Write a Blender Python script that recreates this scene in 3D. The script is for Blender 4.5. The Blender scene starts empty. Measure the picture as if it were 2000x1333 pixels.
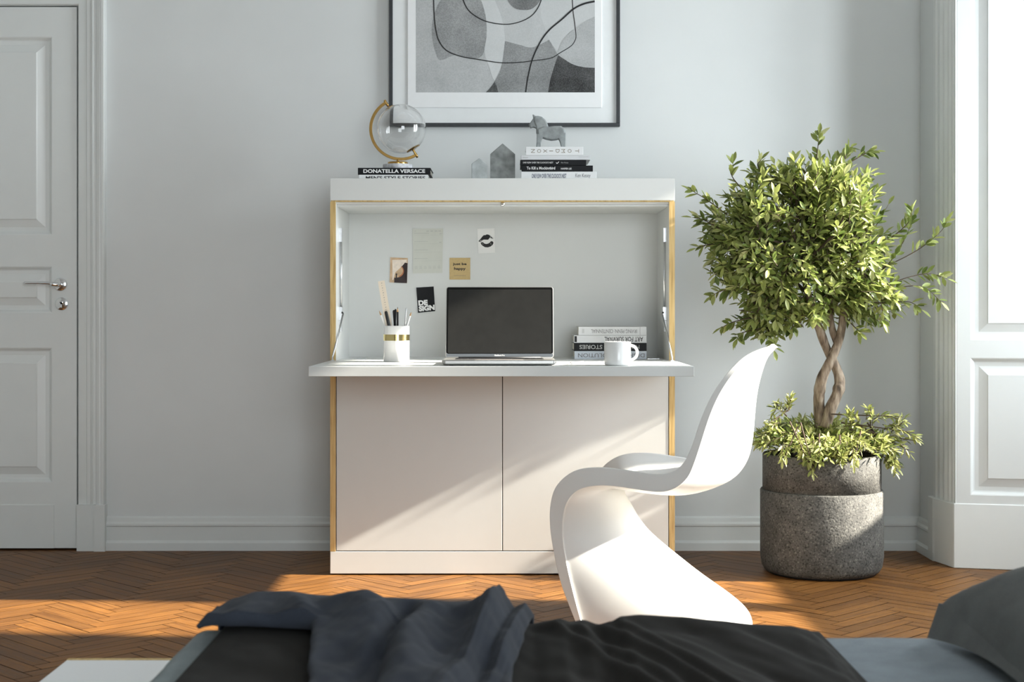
import bpy, bmesh, math, random
from mathutils import Vector, Matrix, noise, Quaternion

# ------------------------------------------------------------------ camera frame
F, H, YH = 2914.0, 0.935, 606.0          # focal length in pixels, eye height, horizon row
col = bpy.context.scene.collection
scene = bpy.context.scene


def P(x, y, Y):
    return Vector(((x - 1000.0) / F * Y, Y, H - (y - YH) / F * Y))


# ------------------------------------------------------------------ materials
def srgb(r, g, b):
    def f(c):
        c /= 255.0
        return c / 12.92 if c <= 0.04045 else ((c + 0.055) / 1.055) ** 2.4
    return (f(r), f(g), f(b), 1.0)


class NT:
    def __init__(self, name):
        self.m = bpy.data.materials.new(name)
        self.m.use_nodes = True
        self.t = self.m.node_tree
        self.b = self.t.nodes['Principled BSDF']

    def n(self, typ, **kw):
        nd = self.t.nodes.new(typ)
        for k, v in kw.items():
            if k in nd.inputs.keys():
                nd.inputs[k].default_value = v
            else:
                setattr(nd, k, v)
        return nd

    def l(self, a, b):
        self.t.links.new(a, b)

    def ramp(self, fac, stops, interp='LINEAR'):
        r = self.n('ShaderNodeValToRGB')
        cr = r.color_ramp
        cr.interpolation = interp
        while len(cr.elements) < len(stops):
            cr.elements.new(0.5)
        for e, (p, c) in zip(cr.elements, stops):
            e.position = p
            e.color = c
        self.l(fac, r.inputs['Fac'])
        return r.outputs['Color']

    def bump(self, h, strength=0.2, dist=0.002):
        b = self.n('ShaderNodeBump')
        b.inputs['Strength'].default_value = strength
        b.inputs['Distance'].default_value = dist
        self.l(h, b.inputs['Height'])
        self.l(b.outputs['Normal'], self.b.inputs['Normal'])


def mat(name, c, rough=0.5, metal=0.0, var=0.04, scale=30.0, bump=0.0, bdist=0.001, coat=0.0, spec=None, stretch=None):
    t = NT(name)
    tc = t.n('ShaderNodeTexCoord')
    mp = t.n('ShaderNodeMapping')
    if stretch:
        mp.inputs['Scale'].default_value = stretch
    t.l(tc.outputs['Object'], mp.inputs['Vector'])
    nz = t.n('ShaderNodeTexNoise')
    nz.inputs['Scale'].default_value = scale
    nz.inputs['Detail'].default_value = 4
    t.l(mp.outputs['Vector'], nz.inputs['Vector'])
    lo = tuple(max(0, x * (1 - var)) for x in c[:3]) + (1,)
    hi = tuple(min(1, x * (1 + var)) for x in c[:3]) + (1,)
    t.l(t.ramp(nz.outputs['Fac'], [(0.3, lo), (0.7, hi)]), t.b.inputs['Base Color'])
    t.b.inputs['Roughness'].default_value = rough
    t.b.inputs['Metallic'].default_value = metal
    t.b.inputs['Coat Weight'].default_value = coat
    if spec is not None:
        t.b.inputs['Specular IOR Level'].default_value = spec
    if bump:
        t.bump(nz.outputs['Fac'], bump, bdist)
    return t.m


M = {}
M['wall'] = mat('wall_paint', (0.70, 0.722, 0.718, 1), 0.75, var=0.012, scale=6, bump=0.04)
M['sidewall'] = mat('bounce_dimming_wall', (0.50, 0.50, 0.47, 1), 0.75, var=0.012, scale=6)  # for unseen walls, darkened so that less light bounces back
M['trim'] = mat('trim_paint', (0.71, 0.735, 0.725, 1), 0.42, var=0.01, scale=12)
M['doorpaint'] = mat('door_paint', (0.73, 0.755, 0.745, 1), 0.42, var=0.01, scale=12)
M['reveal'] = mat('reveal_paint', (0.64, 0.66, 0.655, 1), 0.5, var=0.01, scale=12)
M['ceiling'] = mat('ceiling_paint', (0.68, 0.68, 0.67, 1), 0.9, var=0.01)
M['white'] = mat('white_laminate', (0.640, 0.652, 0.640, 1), 0.38, var=0.006, scale=20)
M['darkgap'] = mat('painted_gap_shade', (0.03, 0.03, 0.03, 1), 0.8)  # near-black that paints shade into the bureau's door gaps
M['steel'] = mat('brushed_steel', (0.62, 0.63, 0.64, 1), 0.3, 1.0, var=0.05, scale=80)
M['chrome'] = mat('chrome', (0.8, 0.81, 0.82, 1), 0.12, 1.0, var=0.02)
M['brass'] = mat('brass', (0.50, 0.31, 0.10, 1), 0.24, 1.0, var=0.06, scale=40)
M['gold'] = mat('gold_band', (0.80, 0.66, 0.30, 1), 0.16, 1.0, var=0.04)
M['black'] = mat('black_plastic', (0.012, 0.012, 0.013, 1), 0.4, var=0.1)
M['frame'] = mat('black_frame_wood', (0.022, 0.026, 0.03, 1), 0.45, var=0.15, scale=60)
M['paper'] = mat('white_paper', (0.80, 0.80, 0.79, 1), 0.85, var=0.015, scale=50)
M['mat'] = mat('mat_board', (0.80, 0.82, 0.82, 1), 0.9, var=0.01)
M['matin'] = mat('mat_board_inner', (0.84, 0.85, 0.85, 1), 0.9, var=0.01)
M['pages'] = mat('page_block', (0.72, 0.69, 0.61, 1), 0.9, var=0.12, scale=30, stretch=(1, 1, 60))
M['cov_black'] = mat('black_cover', (0.006, 0.0065, 0.008, 1), 0.5, var=0.1, spec=0.2)
M['cov_white'] = mat('white_cover', (0.80, 0.81, 0.81, 1), 0.5, var=0.015)
M['cov_grey'] = mat('pale_grey_cover', (0.66, 0.67, 0.68, 1), 0.5, var=0.02)
M['cov_blue'] = mat('pale_blue_cover', (0.60, 0.65, 0.72, 1), 0.5, var=0.02)
M['pengrey'] = mat('grey_pen_plastic', (0.16, 0.165, 0.17, 1), 0.35)
M['ink'] = mat('black_ink', (0.012, 0.012, 0.013, 1), 0.7)
M['inkgrey'] = mat('grey_ink', (0.16, 0.16, 0.17, 1), 0.7)
M['inkpale'] = mat('pale_grey_ink', (0.42, 0.43, 0.42, 1), 0.7)
M['inkblue'] = mat('blue_ink', (0.04, 0.06, 0.12, 1), 0.7)
M['inktaupe'] = mat('taupe_ink', (0.25, 0.21, 0.16, 1), 0.7)
M['inkwhite'] = mat('white_ink', (0.85, 0.85, 0.84, 1), 0.7)
M['ceramic'] = mat('white_ceramic', (0.86, 0.86, 0.85, 1), 0.22, var=0.005, coat=0.3)
M['chair'] = mat('white_plastic_shell', (0.86, 0.865, 0.85, 1), 0.42, var=0.005)
M['planner'] = mat('planner_paper', (0.60, 0.61, 0.56, 1), 0.9, var=0.02)
M['kraft'] = mat('kraft_card', (0.55, 0.41, 0.20, 1), 0.9, var=0.05, scale=120)
M['phototan'] = mat('photo_tan', (0.56, 0.38, 0.22, 1), 0.4, var=0.25, scale=40)
M['photocream'] = mat('photo_cream', (0.78, 0.68, 0.58, 1), 0.4, var=0.12, scale=60)
M['photobrown'] = mat('photo_brown', (0.022, 0.010, 0.009, 1), 0.4, var=0.2)
M['photoorange'] = mat('photo_rust', (0.40, 0.14, 0.05, 1), 0.4, var=0.2)
M['ruler'] = mat('ruler_wood', (0.78, 0.68, 0.55, 1), 0.55, var=0.06, scale=30, stretch=(1, 1, 0.1))
M['pencilwood'] = mat('pencil_wood', (0.55, 0.32, 0.14, 1), 0.6, var=0.1)
M['soil'] = mat('soil', (0.02, 0.014, 0.01, 1), 0.95, var=0.4, scale=60, bump=0.6, bdist=0.01)
M['aluminium'] = mat('laptop_aluminium', (0.50, 0.49, 0.47, 1), 0.34, 0.85, var=0.02, scale=100)
M['bezel'] = mat('laptop_bezel', (0.004, 0.004, 0.004, 1), 0.12, var=0.1, spec=0.25)
M['display'] = mat('laptop_glass', (0.018, 0.018, 0.017, 1), 0.16, var=0.1, spec=0.35)
M['chin'] = mat('laptop_chin', (0.16, 0.18, 0.20, 1), 0.3, 0.6, var=0.03)
M['keys'] = mat('laptop_keys', (0.008, 0.008, 0.009, 1), 0.5)
M['trackpad'] = mat('laptop_trackpad', (0.62, 0.58, 0.54, 1), 0.3, 0.5, var=0.01)
M['bedwhite'] = mat('bed_white_laminate', (0.82, 0.84, 0.85, 1), 0.4, var=0.006)


def plywood():
    t = NT('plywood_edge')
    tc = t.n('ShaderNodeTexCoord')
    mp = t.n('ShaderNodeMapping')
    mp.inputs['Scale'].default_value = (160, 160, 8)
    t.l(tc.outputs['Object'], mp.inputs['Vector'])
    nz = t.n('ShaderNodeTexNoise')
    nz.inputs['Scale'].default_value = 1.0
    nz.inputs['Detail'].default_value = 4
    t.l(mp.outputs['Vector'], nz.inputs['Vector'])
    c = t.ramp(nz.outputs['Fac'], [(0.3, (0.42, 0.27, 0.09, 1)), (0.5, (0.60, 0.42, 0.17, 1)), (0.7, (0.68, 0.51, 0.24, 1))])
    t.l(c, t.b.inputs['Base Color'])
    t.b.inputs['Roughness'].default_value = 0.55
    return t.m


M['ply'] = plywood()


def parquet():
    t = NT('herringbone_oak')
    at = t.n('ShaderNodeAttribute', attribute_name='plank')
    uv = t.n('ShaderNodeAttribute', attribute_name='grain')
    mp = t.n('ShaderNodeMapping')
    mp.inputs['Scale'].default_value = (5, 70, 1)
    t.l(uv.outputs['Vector'], mp.inputs['Vector'])
    nz = t.n('ShaderNodeTexNoise')
    nz.inputs['Scale'].default_value = 1.0
    nz.inputs['Detail'].default_value = 6
    nz.inputs['Roughness'].default_value = 0.65
    t.l(mp.outputs['Vector'], nz.inputs['Vector'])
    grain = t.ramp(nz.outputs['Fac'], [(0.25, (0.090, 0.034, 0.007, 1)), (0.5, (0.185, 0.078, 0.017, 1)), (0.75, (0.26, 0.120, 0.031, 1))])
    tint = t.ramp(at.outputs['Fac'], [(0.0, (0.74, 0.72, 0.70, 1)), (0.5, (0.95, 0.94, 0.93, 1)), (1.0, (1.14, 1.13, 1.08, 1))])
    mx = t.n('ShaderNodeMix', data_type='RGBA', blend_type='MULTIPLY')
    mx.inputs['Factor'].default_value = 1.0
    t.l(grain, mx.inputs['A'])
    t.l(tint, mx.inputs['B'])
    tc = t.n('ShaderNodeTexCoord')
    n2 = t.n('ShaderNodeTexNoise')
    n2.inputs['Scale'].default_value = 2.2
    n2.inputs['Detail'].default_value = 5
    t.l(tc.outputs['Object'], n2.inputs['Vector'])
    wear = t.ramp(n2.outputs['Fac'], [(0.35, (0.72, 0.70, 0.70, 1)), (0.6, (1.05, 1.05, 1.05, 1))])
    m2 = t.n('ShaderNodeMix', data_type='RGBA', blend_type='MULTIPLY')
    m2.inputs['Factor'].default_value = 0.8
    t.l(mx.outputs['Result'], m2.inputs['A'])
    t.l(wear, m2.inputs['B'])
    t.l(m2.outputs['Result'], t.b.inputs['Base Color'])
    rr = t.n('ShaderNodeMapRange')
    rr.inputs['To Min'].default_value = 0.36
    rr.inputs['To Max'].default_value = 0.62
    t.l(nz.outputs['Fac'], rr.inputs['Value'])
    t.l(rr.outputs['Result'], t.b.inputs['Roughness'])
    t.b.inputs['Specular IOR Level'].default_value = 0.35
    t.bump(nz.outputs['Fac'], 0.55, 0.0025)
    return t.m


M['parquet'] = parquet()
M['groove'] = mat('parquet_groove', (0.03, 0.014, 0.006, 1), 0.9)


def concrete(name, base, scale=1.0, speck=True, dark=0.5):
    t = NT(name)
    tc = t.n('ShaderNodeTexCoord')
    n1 = t.n('ShaderNodeTexNoise')
    n1.inputs['Scale'].default_value = 14 * scale
    n1.inputs['Detail'].default_value = 6
    t.l(tc.outputs['Object'], n1.inputs['Vector'])
    v = t.n('ShaderNodeTexNoise')
    v.inputs['Scale'].default_value = 120 * scale
    v.inputs['Detail'].default_value = 3
    t.l(tc.outputs['Object'], v.inputs['Vector'])
    lo = tuple(x * dark for x in base) + (1,)
    hi = tuple(min(1, x * 1.35) for x in base) + (1,)
    c1 = t.ramp(n1.outputs['Fac'], [(0.3, lo), (0.7, hi)])
    if speck:
        c2 = t.ramp(v.outputs['Fac'], [(0.36, (0.25, 0.25, 0.25, 1)), (0.43, (0.9, 0.9, 0.9, 1)), (0.6, (1.0, 1.0, 1.0, 1)), (0.68, (2.0, 2.0, 1.9, 1))])
        mx = t.n('ShaderNodeMix', data_type='RGBA', blend_type='MULTIPLY')
        mx.inputs['Factor'].default_value = 1.0
        t.l(c1, mx.inputs['A'])
        t.l(c2, mx.inputs['B'])
        t.l(mx.outputs['Result'], t.b.inputs['Base Color'])
        t.bump(v.outputs['Fac'], 0.5, 0.003)
    else:
        t.l(c1, t.b.inputs['Base Color'])
        t.bump(n1.outputs['Fac'], 0.12, 0.002)
    t.b.inputs['Roughness'].default_value = 0.8
    return t.m


M['pot'] = concrete('dark_speckled_stone', (0.080, 0.077, 0.070), 1.3, True, 0.75)
M['conc_dark'] = concrete('grey_concrete', (0.25, 0.265, 0.26), 2.2, False, 0.62)
M['conc_light'] = concrete('pale_concrete', (0.40, 0.43, 0.43), 2.5, False, 0.88)
M['conc_horse'] = concrete('horse_concrete', (0.25, 0.27, 0.27), 3.0, False, 0.82)
M['marble'] = concrete('grey_veined_marble', (0.60, 0.61, 0.64), 3.5, False, 0.55)


def leafmat(name, stops, transl=0.32):
    t = NT(name)
    at = t.n('ShaderNodeAttribute', attribute_name='tint')
    c = t.ramp(at.outputs['Fac'], stops)
    t.l(c, t.b.inputs['Base Color'])
    t.b.inputs['Roughness'].default_value = 0.42
    t.b.inputs['Specular IOR Level'].default_value = 0.4
    tr = t.n('ShaderNodeBsdfTranslucent')
    t.l(c, tr.inputs['Color'])
    mx = t.n('ShaderNodeMixShader')
    mx.inputs['Fac'].default_value = transl
    t.l(t.b.outputs['BSDF'], mx.inputs[1])
    t.l(tr.outputs['BSDF'], mx.inputs[2])
    t.l(mx.outputs['Shader'], t.t.nodes['Material Output'].inputs['Surface'])
    return t.m


M['leaf'] = leafmat('tree_leaf', [(0.0, (0.06, 0.10, 0.025, 1)), (0.35, (0.16, 0.215, 0.05, 1)), (0.72, (0.33, 0.37, 0.11, 1)), (1.0, (0.62, 0.62, 0.32, 1))])
M['leaf2'] = leafmat('shrub_leaf', [(0.0, (0.06, 0.10, 0.03, 1)), (0.3, (0.20, 0.25, 0.06, 1)), (0.7, (0.40, 0.42, 0.14, 1)), (1.0, (0.66, 0.64, 0.34, 1))])


def bark():
    t = NT('grey_brown_bark')
    tc = t.n('ShaderNodeTexCoord')
    mp = t.n('ShaderNodeMapping')
    mp.inputs['Scale'].default_value = (1, 1, 0.25)
    t.l(tc.outputs['Object'], mp.inputs['Vector'])
    nz = t.n('ShaderNodeTexNoise')
    nz.inputs['Scale'].default_value = 70
    nz.inputs['Detail'].default_value = 6
    t.l(mp.outputs['Vector'], nz.inputs['Vector'])
    c = t.ramp(nz.outputs['Fac'], [(0.3, (0.06, 0.04, 0.026, 1)), (0.5, (0.23, 0.17, 0.12, 1)), (0.72, (0.40, 0.33, 0.25, 1))])
    t.l(c, t.b.inputs['Base Color'])
    t.b.inputs['Roughness'].default_value = 0.8
    t.bump(nz.outputs['Fac'], 0.7, 0.006)
    return t.m


M['bark'] = bark()
M['twig'] = mat('twig_bark', (0.07, 0.045, 0.028, 1), 0.8, var=0.3)


def fabric(name, c, var=0.18, scale=700, sheen=0.15):
    t = NT(name)
    tc = t.n('ShaderNodeTexCoord')
    a = t.n('ShaderNodeTexNoise')
    a.inputs['Scale'].default_value = scale
    a.inputs['Detail'].default_value = 2
    t.l(tc.outputs['Object'], a.inputs['Vector'])
    b = t.n('ShaderNodeTexNoise')
    b.inputs['Scale'].default_value = 18
    b.inputs['Detail'].default_value = 4
    t.l(tc.outputs['Object'], b.inputs['Vector'])
    ad = t.n('ShaderNodeMath', operation='ADD')
    t.l(a.outputs['Fac'], ad.inputs[0])
    t.l(b.outputs['Fac'], ad.inputs[1])
    hv = t.n('ShaderNodeMath', operation='MULTIPLY')
    hv.inputs[1].default_value = 0.5
    t.l(ad.outputs[0], hv.inputs[0])
    lo = tuple(x * (1 - var) for x in c) + (1,)
    hi = tuple(x * (1 + var) for x in c) + (1,)
    t.l(t.ramp(hv.outputs[0], [(0.35, lo), (0.65, hi)]), t.b.inputs['Base Color'])
    t.b.inputs['Roughness'].default_value = 0.95
    t.b.inputs['Sheen Weight'].default_value = sheen
    t.b.inputs['Specular IOR Level'].default_value = 0.15
    t.bump(a.outputs['Fac'], 0.3, 0.0008)
    return t.m


M['duvet'] = fabric('charcoal_brown_cotton', (0.0165, 0.0155, 0.0135), sheen=.02)
M['throw'] = fabric('slate_blue_linen', (0.031, 0.037, 0.050), sheen=.04)
M['sheet'] = fabric('blue_grey_cotton', (0.25, 0.295, 0.33), sheen=.05)
M['topsheet'] = fabric('pale_blue_grey_linen', (0.22, 0.26, 0.27), sheen=.05)
M['pillow'] = fabric('grey_pillow_linen', (0.14, 0.15, 0.148), sheen=.05)


def glassmat():
    t = NT('clear_glass')
    t.b.inputs['Base Color'].default_value = (1, 1, 1, 1)
    t.b.inputs['Transmission Weight'].default_value = 1.0
    t.b.inputs['Roughness'].default_value = 0.0
    t.b.inputs['IOR'].default_value = 1.45
    return t.m


M['glass'] = glassmat()


def printmat(name, v, contrast, scale=60.0):
    t = NT(name)
    tc = t.n('ShaderNodeTexCoord')
    a = t.n('ShaderNodeTexNoise')
    a.inputs['Scale'].default_value = scale * 4
    a.inputs['Detail'].default_value = 3
    t.l(tc.outputs['Object'], a.inputs['Vector'])
    b = t.n('ShaderNodeTexNoise')
    b.inputs['Scale'].default_value = 9
    b.inputs['Detail'].default_value = 6
    t.l(tc.outputs['Object'], b.inputs['Vector'])
    mx = t.n('ShaderNodeMix', data_type='FLOAT')
    mx.inputs['Factor'].default_value = 0.5
    t.l(a.outputs['Fac'], mx.inputs['A'])
    t.l(b.outputs['Fac'], mx.inputs['B'])
    lo, hi = v * (1 - contrast), v * (1 + contrast)
    t.l(t.ramp(mx.outputs['Result'], [(0.36, (lo * .97, lo, lo, 1)), (0.64, (hi * .98, hi, hi, 1))]), t.b.inputs['Base Color'])
    t.b.inputs['Roughness'].default_value = 0.8
    return t.m


# ------------------------------------------------------------------ mesh builder
class MB:
    def __init__(self):
        self.v, self.f, self.mi, self.sm = [], [], [], []

    def add(self, verts, faces, mi=0, smooth=False):
        b = len(self.v)
        self.v += [Vector(p) for p in verts]
        for k, f in enumerate(faces):
            self.f.append(tuple(i + b for i in f))
            self.mi.append(mi[k] if isinstance(mi, (list, tuple)) else mi)
            self.sm.append(smooth)
        return b

    def box(self, x0, x1, y0, y1, z0, z1, mi=0):
        v = [(x0, y0, z0), (x1, y0, z0), (x1, y1, z0), (x0, y1, z0), (x0, y0, z1), (x1, y0, z1), (x1, y1, z1), (x0, y1, z1)]
        # faces: bottom, top, front(-y), right, back, left
        self.add(v, [(0, 3, 2, 1), (4, 5, 6, 7), (0, 1, 5, 4), (1, 2, 6, 5), (2, 3, 7, 6), (3, 0, 4, 7)], mi)

    def prism(self, poly, fn, h0, h1, mi=0, smooth=False):
        """poly: list of 2-D points; fn(a, b, h) -> 3-D point"""
        n = len(poly)
        v = [fn(a, b, h0) for a, b in poly] + [fn(a, b, h1) for a, b in poly]
        f = [tuple(range(n - 1, -1, -1)), tuple(range(n, 2 * n))]
        f += [(i, (i + 1) % n, n + (i + 1) % n, n + i) for i in range(n)]
        self.add(v, f, mi, smooth)

    def lathe(self, prof, c=(0, 0, 0), seg=48, mi=0, smooth=True, axis='Z', closed_profile=False):
        c = Vector(c)
        vs, n = [], len(prof)
        for k in range(seg):
            a = 2 * math.pi * k / seg
            for r, h in prof:
                p = (r * math.cos(a), r * math.sin(a), h)
                if axis == 'Y':
                    p = (p[0], h, p[1])
                elif axis == 'X':
                    p = (h, p[0], p[1])
                vs.append(c + Vector(p))
        fs = []
        m = n if closed_profile else n - 1
        for k in range(seg):
            k2 = (k + 1) % seg
            for j in range(m):
                j2 = (j + 1) % n
                q = (k * n + j, k2 * n + j, k2 * n + j2, k * n + j2)
                fs.append(q)
        self.add(vs, fs, mi, smooth)

    def tube(self, path, rad, seg=8, mi=0, smooth=True, caps=True):
        path = [Vector(p) for p in path]
        n = len(path)
        if not isinstance(rad, (list, tuple)):
            rad = [rad] * n
        vs = []
        up = None
        for i, p in enumerate(path):
            t = (path[min(i + 1, n - 1)] - path[max(i - 1, 0)]).normalized()
            if up is None:
                up = t.orthogonal().normalized()
            else:
                up = (up - t * up.dot(t))
                up = up.normalized() if up.length > 1e-6 else t.orthogonal().normalized()
            w = t.cross(up)
            for k in range(seg):
                a = 2 * math.pi * k / seg
                vs.append(p + (up * math.cos(a) + w * math.sin(a)) * rad[i])
        fs = []
        for i in range(n - 1):
            for k in range(seg):
                k2 = (k + 1) % seg
                fs.append((i * seg + k, i * seg + k2, (i + 1) * seg + k2, (i + 1) * seg + k))
        if caps:
            fs.append(tuple(range(seg - 1, -1, -1)))
            fs.append(tuple((n - 1) * seg + k for k in range(seg)))
        self.add(vs, fs, mi, smooth)

    def grid(self, rows, mi=0, smooth=True, close_u=False):
        nr, nc = len(rows), len(rows[0])
        vs = [p for r in rows for p in r]
        fs = []
        for i in range(nr - 1):
            for j in range(nc if close_u else nc - 1):
                j2 = (j + 1) % nc
                fs.append((i * nc + j, i * nc + j2, (i + 1) * nc + j2, (i + 1) * nc + j))
        self.add(vs, fs, mi, smooth)

    def xform(self, m):
        self.v = [m @ p for p in self.v]
        return self

    def build(self, name, mats, parent=None, bevel=0.0, seg=2, attrs=None, recalc=True, origin=None):
        me = bpy.data.meshes.new(name)
        off = Vector((0, 0, 0))
        if parent is not None:
            q = parent
            while q is not None:
                off += Vector(q.location)
                q = q.parent
        loc = Vector((0, 0, 0))
        if origin is not None:
            loc = Vector(origin) - off
        me.from_pydata([tuple(p - off - loc) for p in self.v], [], self.f)
        if not isinstance(mats, (list, tuple)):
            mats = [mats]
        for m in mats:
            me.materials.append(m)
        me.polygons.foreach_set('material_index', self.mi)
        me.polygons.foreach_set('use_smooth', self.sm)
        for an, (typ, dom, data) in (attrs or {}).items():
            a = me.attributes.new(an, typ, dom)
            a.data.foreach_set('vector' if typ == 'FLOAT_VECTOR' else 'value', data)
        if recalc:
            bm = bmesh.new()
            bm.from_mesh(me)
            bmesh.ops.recalc_face_normals(bm, faces=bm.faces)
            bm.to_mesh(me)
            bm.free()
        me.update()
        o = bpy.data.objects.new(name, me)
        o.location = loc
        col.objects.link(o)
        if parent is not None:
            o.parent = parent
        if bevel > 0:
            b = o.modifiers.new('bevel', 'BEVEL')
            b.width = bevel
            b.segments = seg
            b.limit_method = 'ANGLE'
            b.angle_limit = math.radians(40)
        return o


def tag(o, label, cat, group=None, kind=None):
    if label:
        o['label'] = label
    if cat:
        o['category'] = cat
    if group:
        o['group'] = group
    if kind:
        o['kind'] = kind
    return o


def thing(name, loc, label, cat, group=None):
    o = bpy.data.objects.new(name, None)
    o.empty_display_size = 0.05
    o.location = loc
    col.objects.link(o)
    return tag(o, label, cat, group)


def struct(o, label=None):
    o['kind'] = 'structure'
    if label:
        o['label'] = label
        o['category'] = 'room'
    return o


def catmull(pts, sub=6):
    pts = [Vector(p) for p in pts]
    out = []
    n = len(pts)
    for i in range(n - 1):
        p0, p1, p2, p3 = pts[max(i - 1, 0)], pts[i], pts[i + 1], pts[min(i + 2, n - 1)]
        for k in range(sub):
            t = k / sub
            out.append(0.5 * ((2 * p1) + (p2 - p0) * t + (2 * p0 - 5 * p1 + 4 * p2 - p3) * t * t + (3 * p1 - p0 - 3 * p2 + p3) * t ** 3))
    out.append(pts[-1])
    return out


def interp(tab, x):
    if x <= tab[0][0]:
        return tab[0][1]
    for (a, va), (b, vb) in zip(tab, tab[1:]):
        if x <= b:
            t = (x - a) / (b - a)
            t = t * t * (3 - 2 * t) * 0.6 + t * 0.4
            return va + (vb - va) * t
    return tab[-1][1]


# ---- lettering: text turned into flat mesh, fitted to a box
def text_geo(s, bold=0.0):
    cu = bpy.data.curves.new('t', 'FONT')
    cu.body = s
    cu.offset = bold
    cu.resolution_u = 3
    ob = bpy.data.objects.new('t', cu)
    col.objects.link(ob)
    bpy.context.view_layer.update()
    dg = bpy.context.evaluated_depsgraph_get()
    me = bpy.data.meshes.new_from_object(ob.evaluated_get(dg))
    vs = [v.co.copy() for v in me.vertices]
    fs = [tuple(p.vertices) for p in me.polygons]
    bpy.data.objects.remove(ob)
    bpy.data.curves.remove(cu)
    bpy.data.meshes.remove(me)
    return vs, fs


def text_into(mb, s, x0, x1, z0, z1, fn, bold=0.0, rot=0, mi=0):
    """fit text s into rectangle [x0,x1]x[z0,z1]; rot in degrees 0/180/-90; fn(u, v) -> 3-D"""
    vs, fs = text_geo(s, bold)
    if not vs:
        return
    a = math.radians(rot)
    pts = [(v.x * math.cos(a) - v.y * math.sin(a), v.x * math.sin(a) + v.y * math.cos(a)) for v in vs]
    ax, bx = min(p[0] for p in pts), max(p[0] for p in pts)
    ay, by = min(p[1] for p in pts), max(p[1] for p in pts)
    sx, sy = (x1 - x0) / max(bx - ax, 1e-6), (z1 - z0) / max(by - ay, 1e-6)
    mb.add([fn(x0 + (p[0] - ax) * sx, z0 + (p[1] - ay) * sy) for p in pts], fs, mi)


# ------------------------------------------------------------------ room
YW = 5.81                  # back wall plane
XL, XR, ZC, YB = -2.9, 2.5, 3.0, -2.4


def build_floor():
    random.seed(3)
    L, W, g = 0.312, 0.052, 0.0013
    mb = MB()
    plank, grain = [], []
    s = math.sqrt(0.5)
    # herringbone in rotated lattice coordinates
    x0, x1, y0, y1 = XL, XR + 0.1, YB, YW
    k = 6
    cx, cy = 0.1, 3.0

    def put(a, b, horiz):
        # (a, b) lattice corner in units of W, horizontal or vertical plank
        if horiz:
            r = [(a * W + g, b * W + g), ((a + k) * W - g, b * W + g), ((a + k) * W - g, (b + 1) * W - g), (a * W + g, (b + 1) * W - g)]
            uv = [(0, 0), (L, 0), (L, W), (0, W)]
        else:
            r = [(a * W + g, b * W + g), ((a + 1) * W - g, b * W + g), ((a + 1) * W - g, (b + k) * W - g), (a * W + g, (b + k) * W - g)]
            uv = [(0, 0), (0, W), (L, W), (L, 0)]
        pts = [(cx + (p - q) * s, cy + (p + q) * s) for p, q in r]
        mx = sum(p[0] for p in pts) / 4
        my = sum(p[1] for p in pts) / 4
        if not (x0 - .4 < mx < x1 + .4 and y0 - .4 < my < y1 + .4):
            return
        # clip by clamping wholly outside planks away; overshoot stays under walls
        z = random.uniform(-0.0006, 0.0)
        mb.add([(p[0], p[1], z) for p in pts], [(0, 1, 2, 3)], 0)
        plank.append(random.random())
        ro = random.uniform(0, 20)
        for u in uv:
            grain.extend((u[0] + ro, u[1] + ro * 0.37, 0))

    R = 165
    for i in range(-R, R):
        for j in range(-R, R):
            # classic tiling with period 2k along (1,-1) steps
            d = (i - j) % (2 * k)
            if d == 0:
                put(i, j, True)
            if d == k:
                pass
    for i in range(-R, R):
        for j in range(-R, R):
            d = (i - j) % (2 * k)
            if d == k:
                put(i, j - k + 1, False)
    npl = len(plank)
    mb.add([(x0 - .4, y0 - .4, -0.003), (x1 + .4, y0 - .4, -0.003), (x1 + .4, y1 + .4, -0.003), (x0 - .4, y1 + .4, -0.003)], [(0, 1, 2, 3)], 1)
    plank.append(0.5)
    grain.extend((0, 0, 0) * 4)
    o = mb.build('floor', [M['parquet'], M['groove']], attrs={'plank': ('FLOAT', 'FACE', plank), 'grain': ('FLOAT_VECTOR', 'CORNER', grain)}, recalc=False)
    struct(o)
    return npl


build_floor()

mb = MB()
DX0, DX1, DZ1 = -2.60, -1.688, 2.12        # door opening
mb.box(DX1, 2.7, YW, YW + 0.12, -0.02, ZC)
mb.box(XL - .1, DX0, YW, YW + 0.12, -0.02, ZC)
mb.box(DX0, DX1, YW, YW + 0.12, DZ1, ZC)
mb.box(XL - .1, 2.7, YW + 0.12, YW + 0.2, -0.02, ZC)  # unseen backing, added to keep daylight from leaking through the door gap
struct(mb.build('wall_back', M['wall']))

mb = MB()
mb.box(XL - .1, XL, YB - .1, YW, -0.02, ZC)
struct(mb.build('wall_left', M['sidewall']))

# right wall with the sunny window; pier beside the back wall
WY0, WY1, WZ0, WZ1 = 3.96, 5.195, 0.84, 2.44
mb = MB()
mb.box(XR, XR + .1, YB - .1, WY0, -0.02, ZC)
mb.box(XR, XR + .1, WY1, 5.4, -0.02, ZC)
mb.box(XR, XR + .1, WY0, WY1, -0.02, WZ0)
mb.box(XR, XR + .1, WY0, WY1, WZ1, ZC)
mb.prism([(1.589, 5.809), (1.589, 5.54), (1.625, 5.46), (2.5, 5.265), (2.5, 5.809)], lambda a, b, h: (a, b, h), -0.02, ZC)
struct(mb.build('wall_right', M['wall']))

mb = MB()
RX0, RX1, RZ0, RZ1 = 0.1, 2.3, 0.35, 2.65
mb.box(XL - .1, RX0, YB - .1, YB, -0.02, ZC)
mb.box(RX1, XR + .1, YB - .1, YB, -0.02, ZC)
mb.box(RX0, RX1, YB - .1, YB, -0.02, RZ0)
mb.box(RX0, RX1, YB - .1, YB, RZ1, ZC)
struct(mb.build('wall_front', M['sidewall']))

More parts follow.
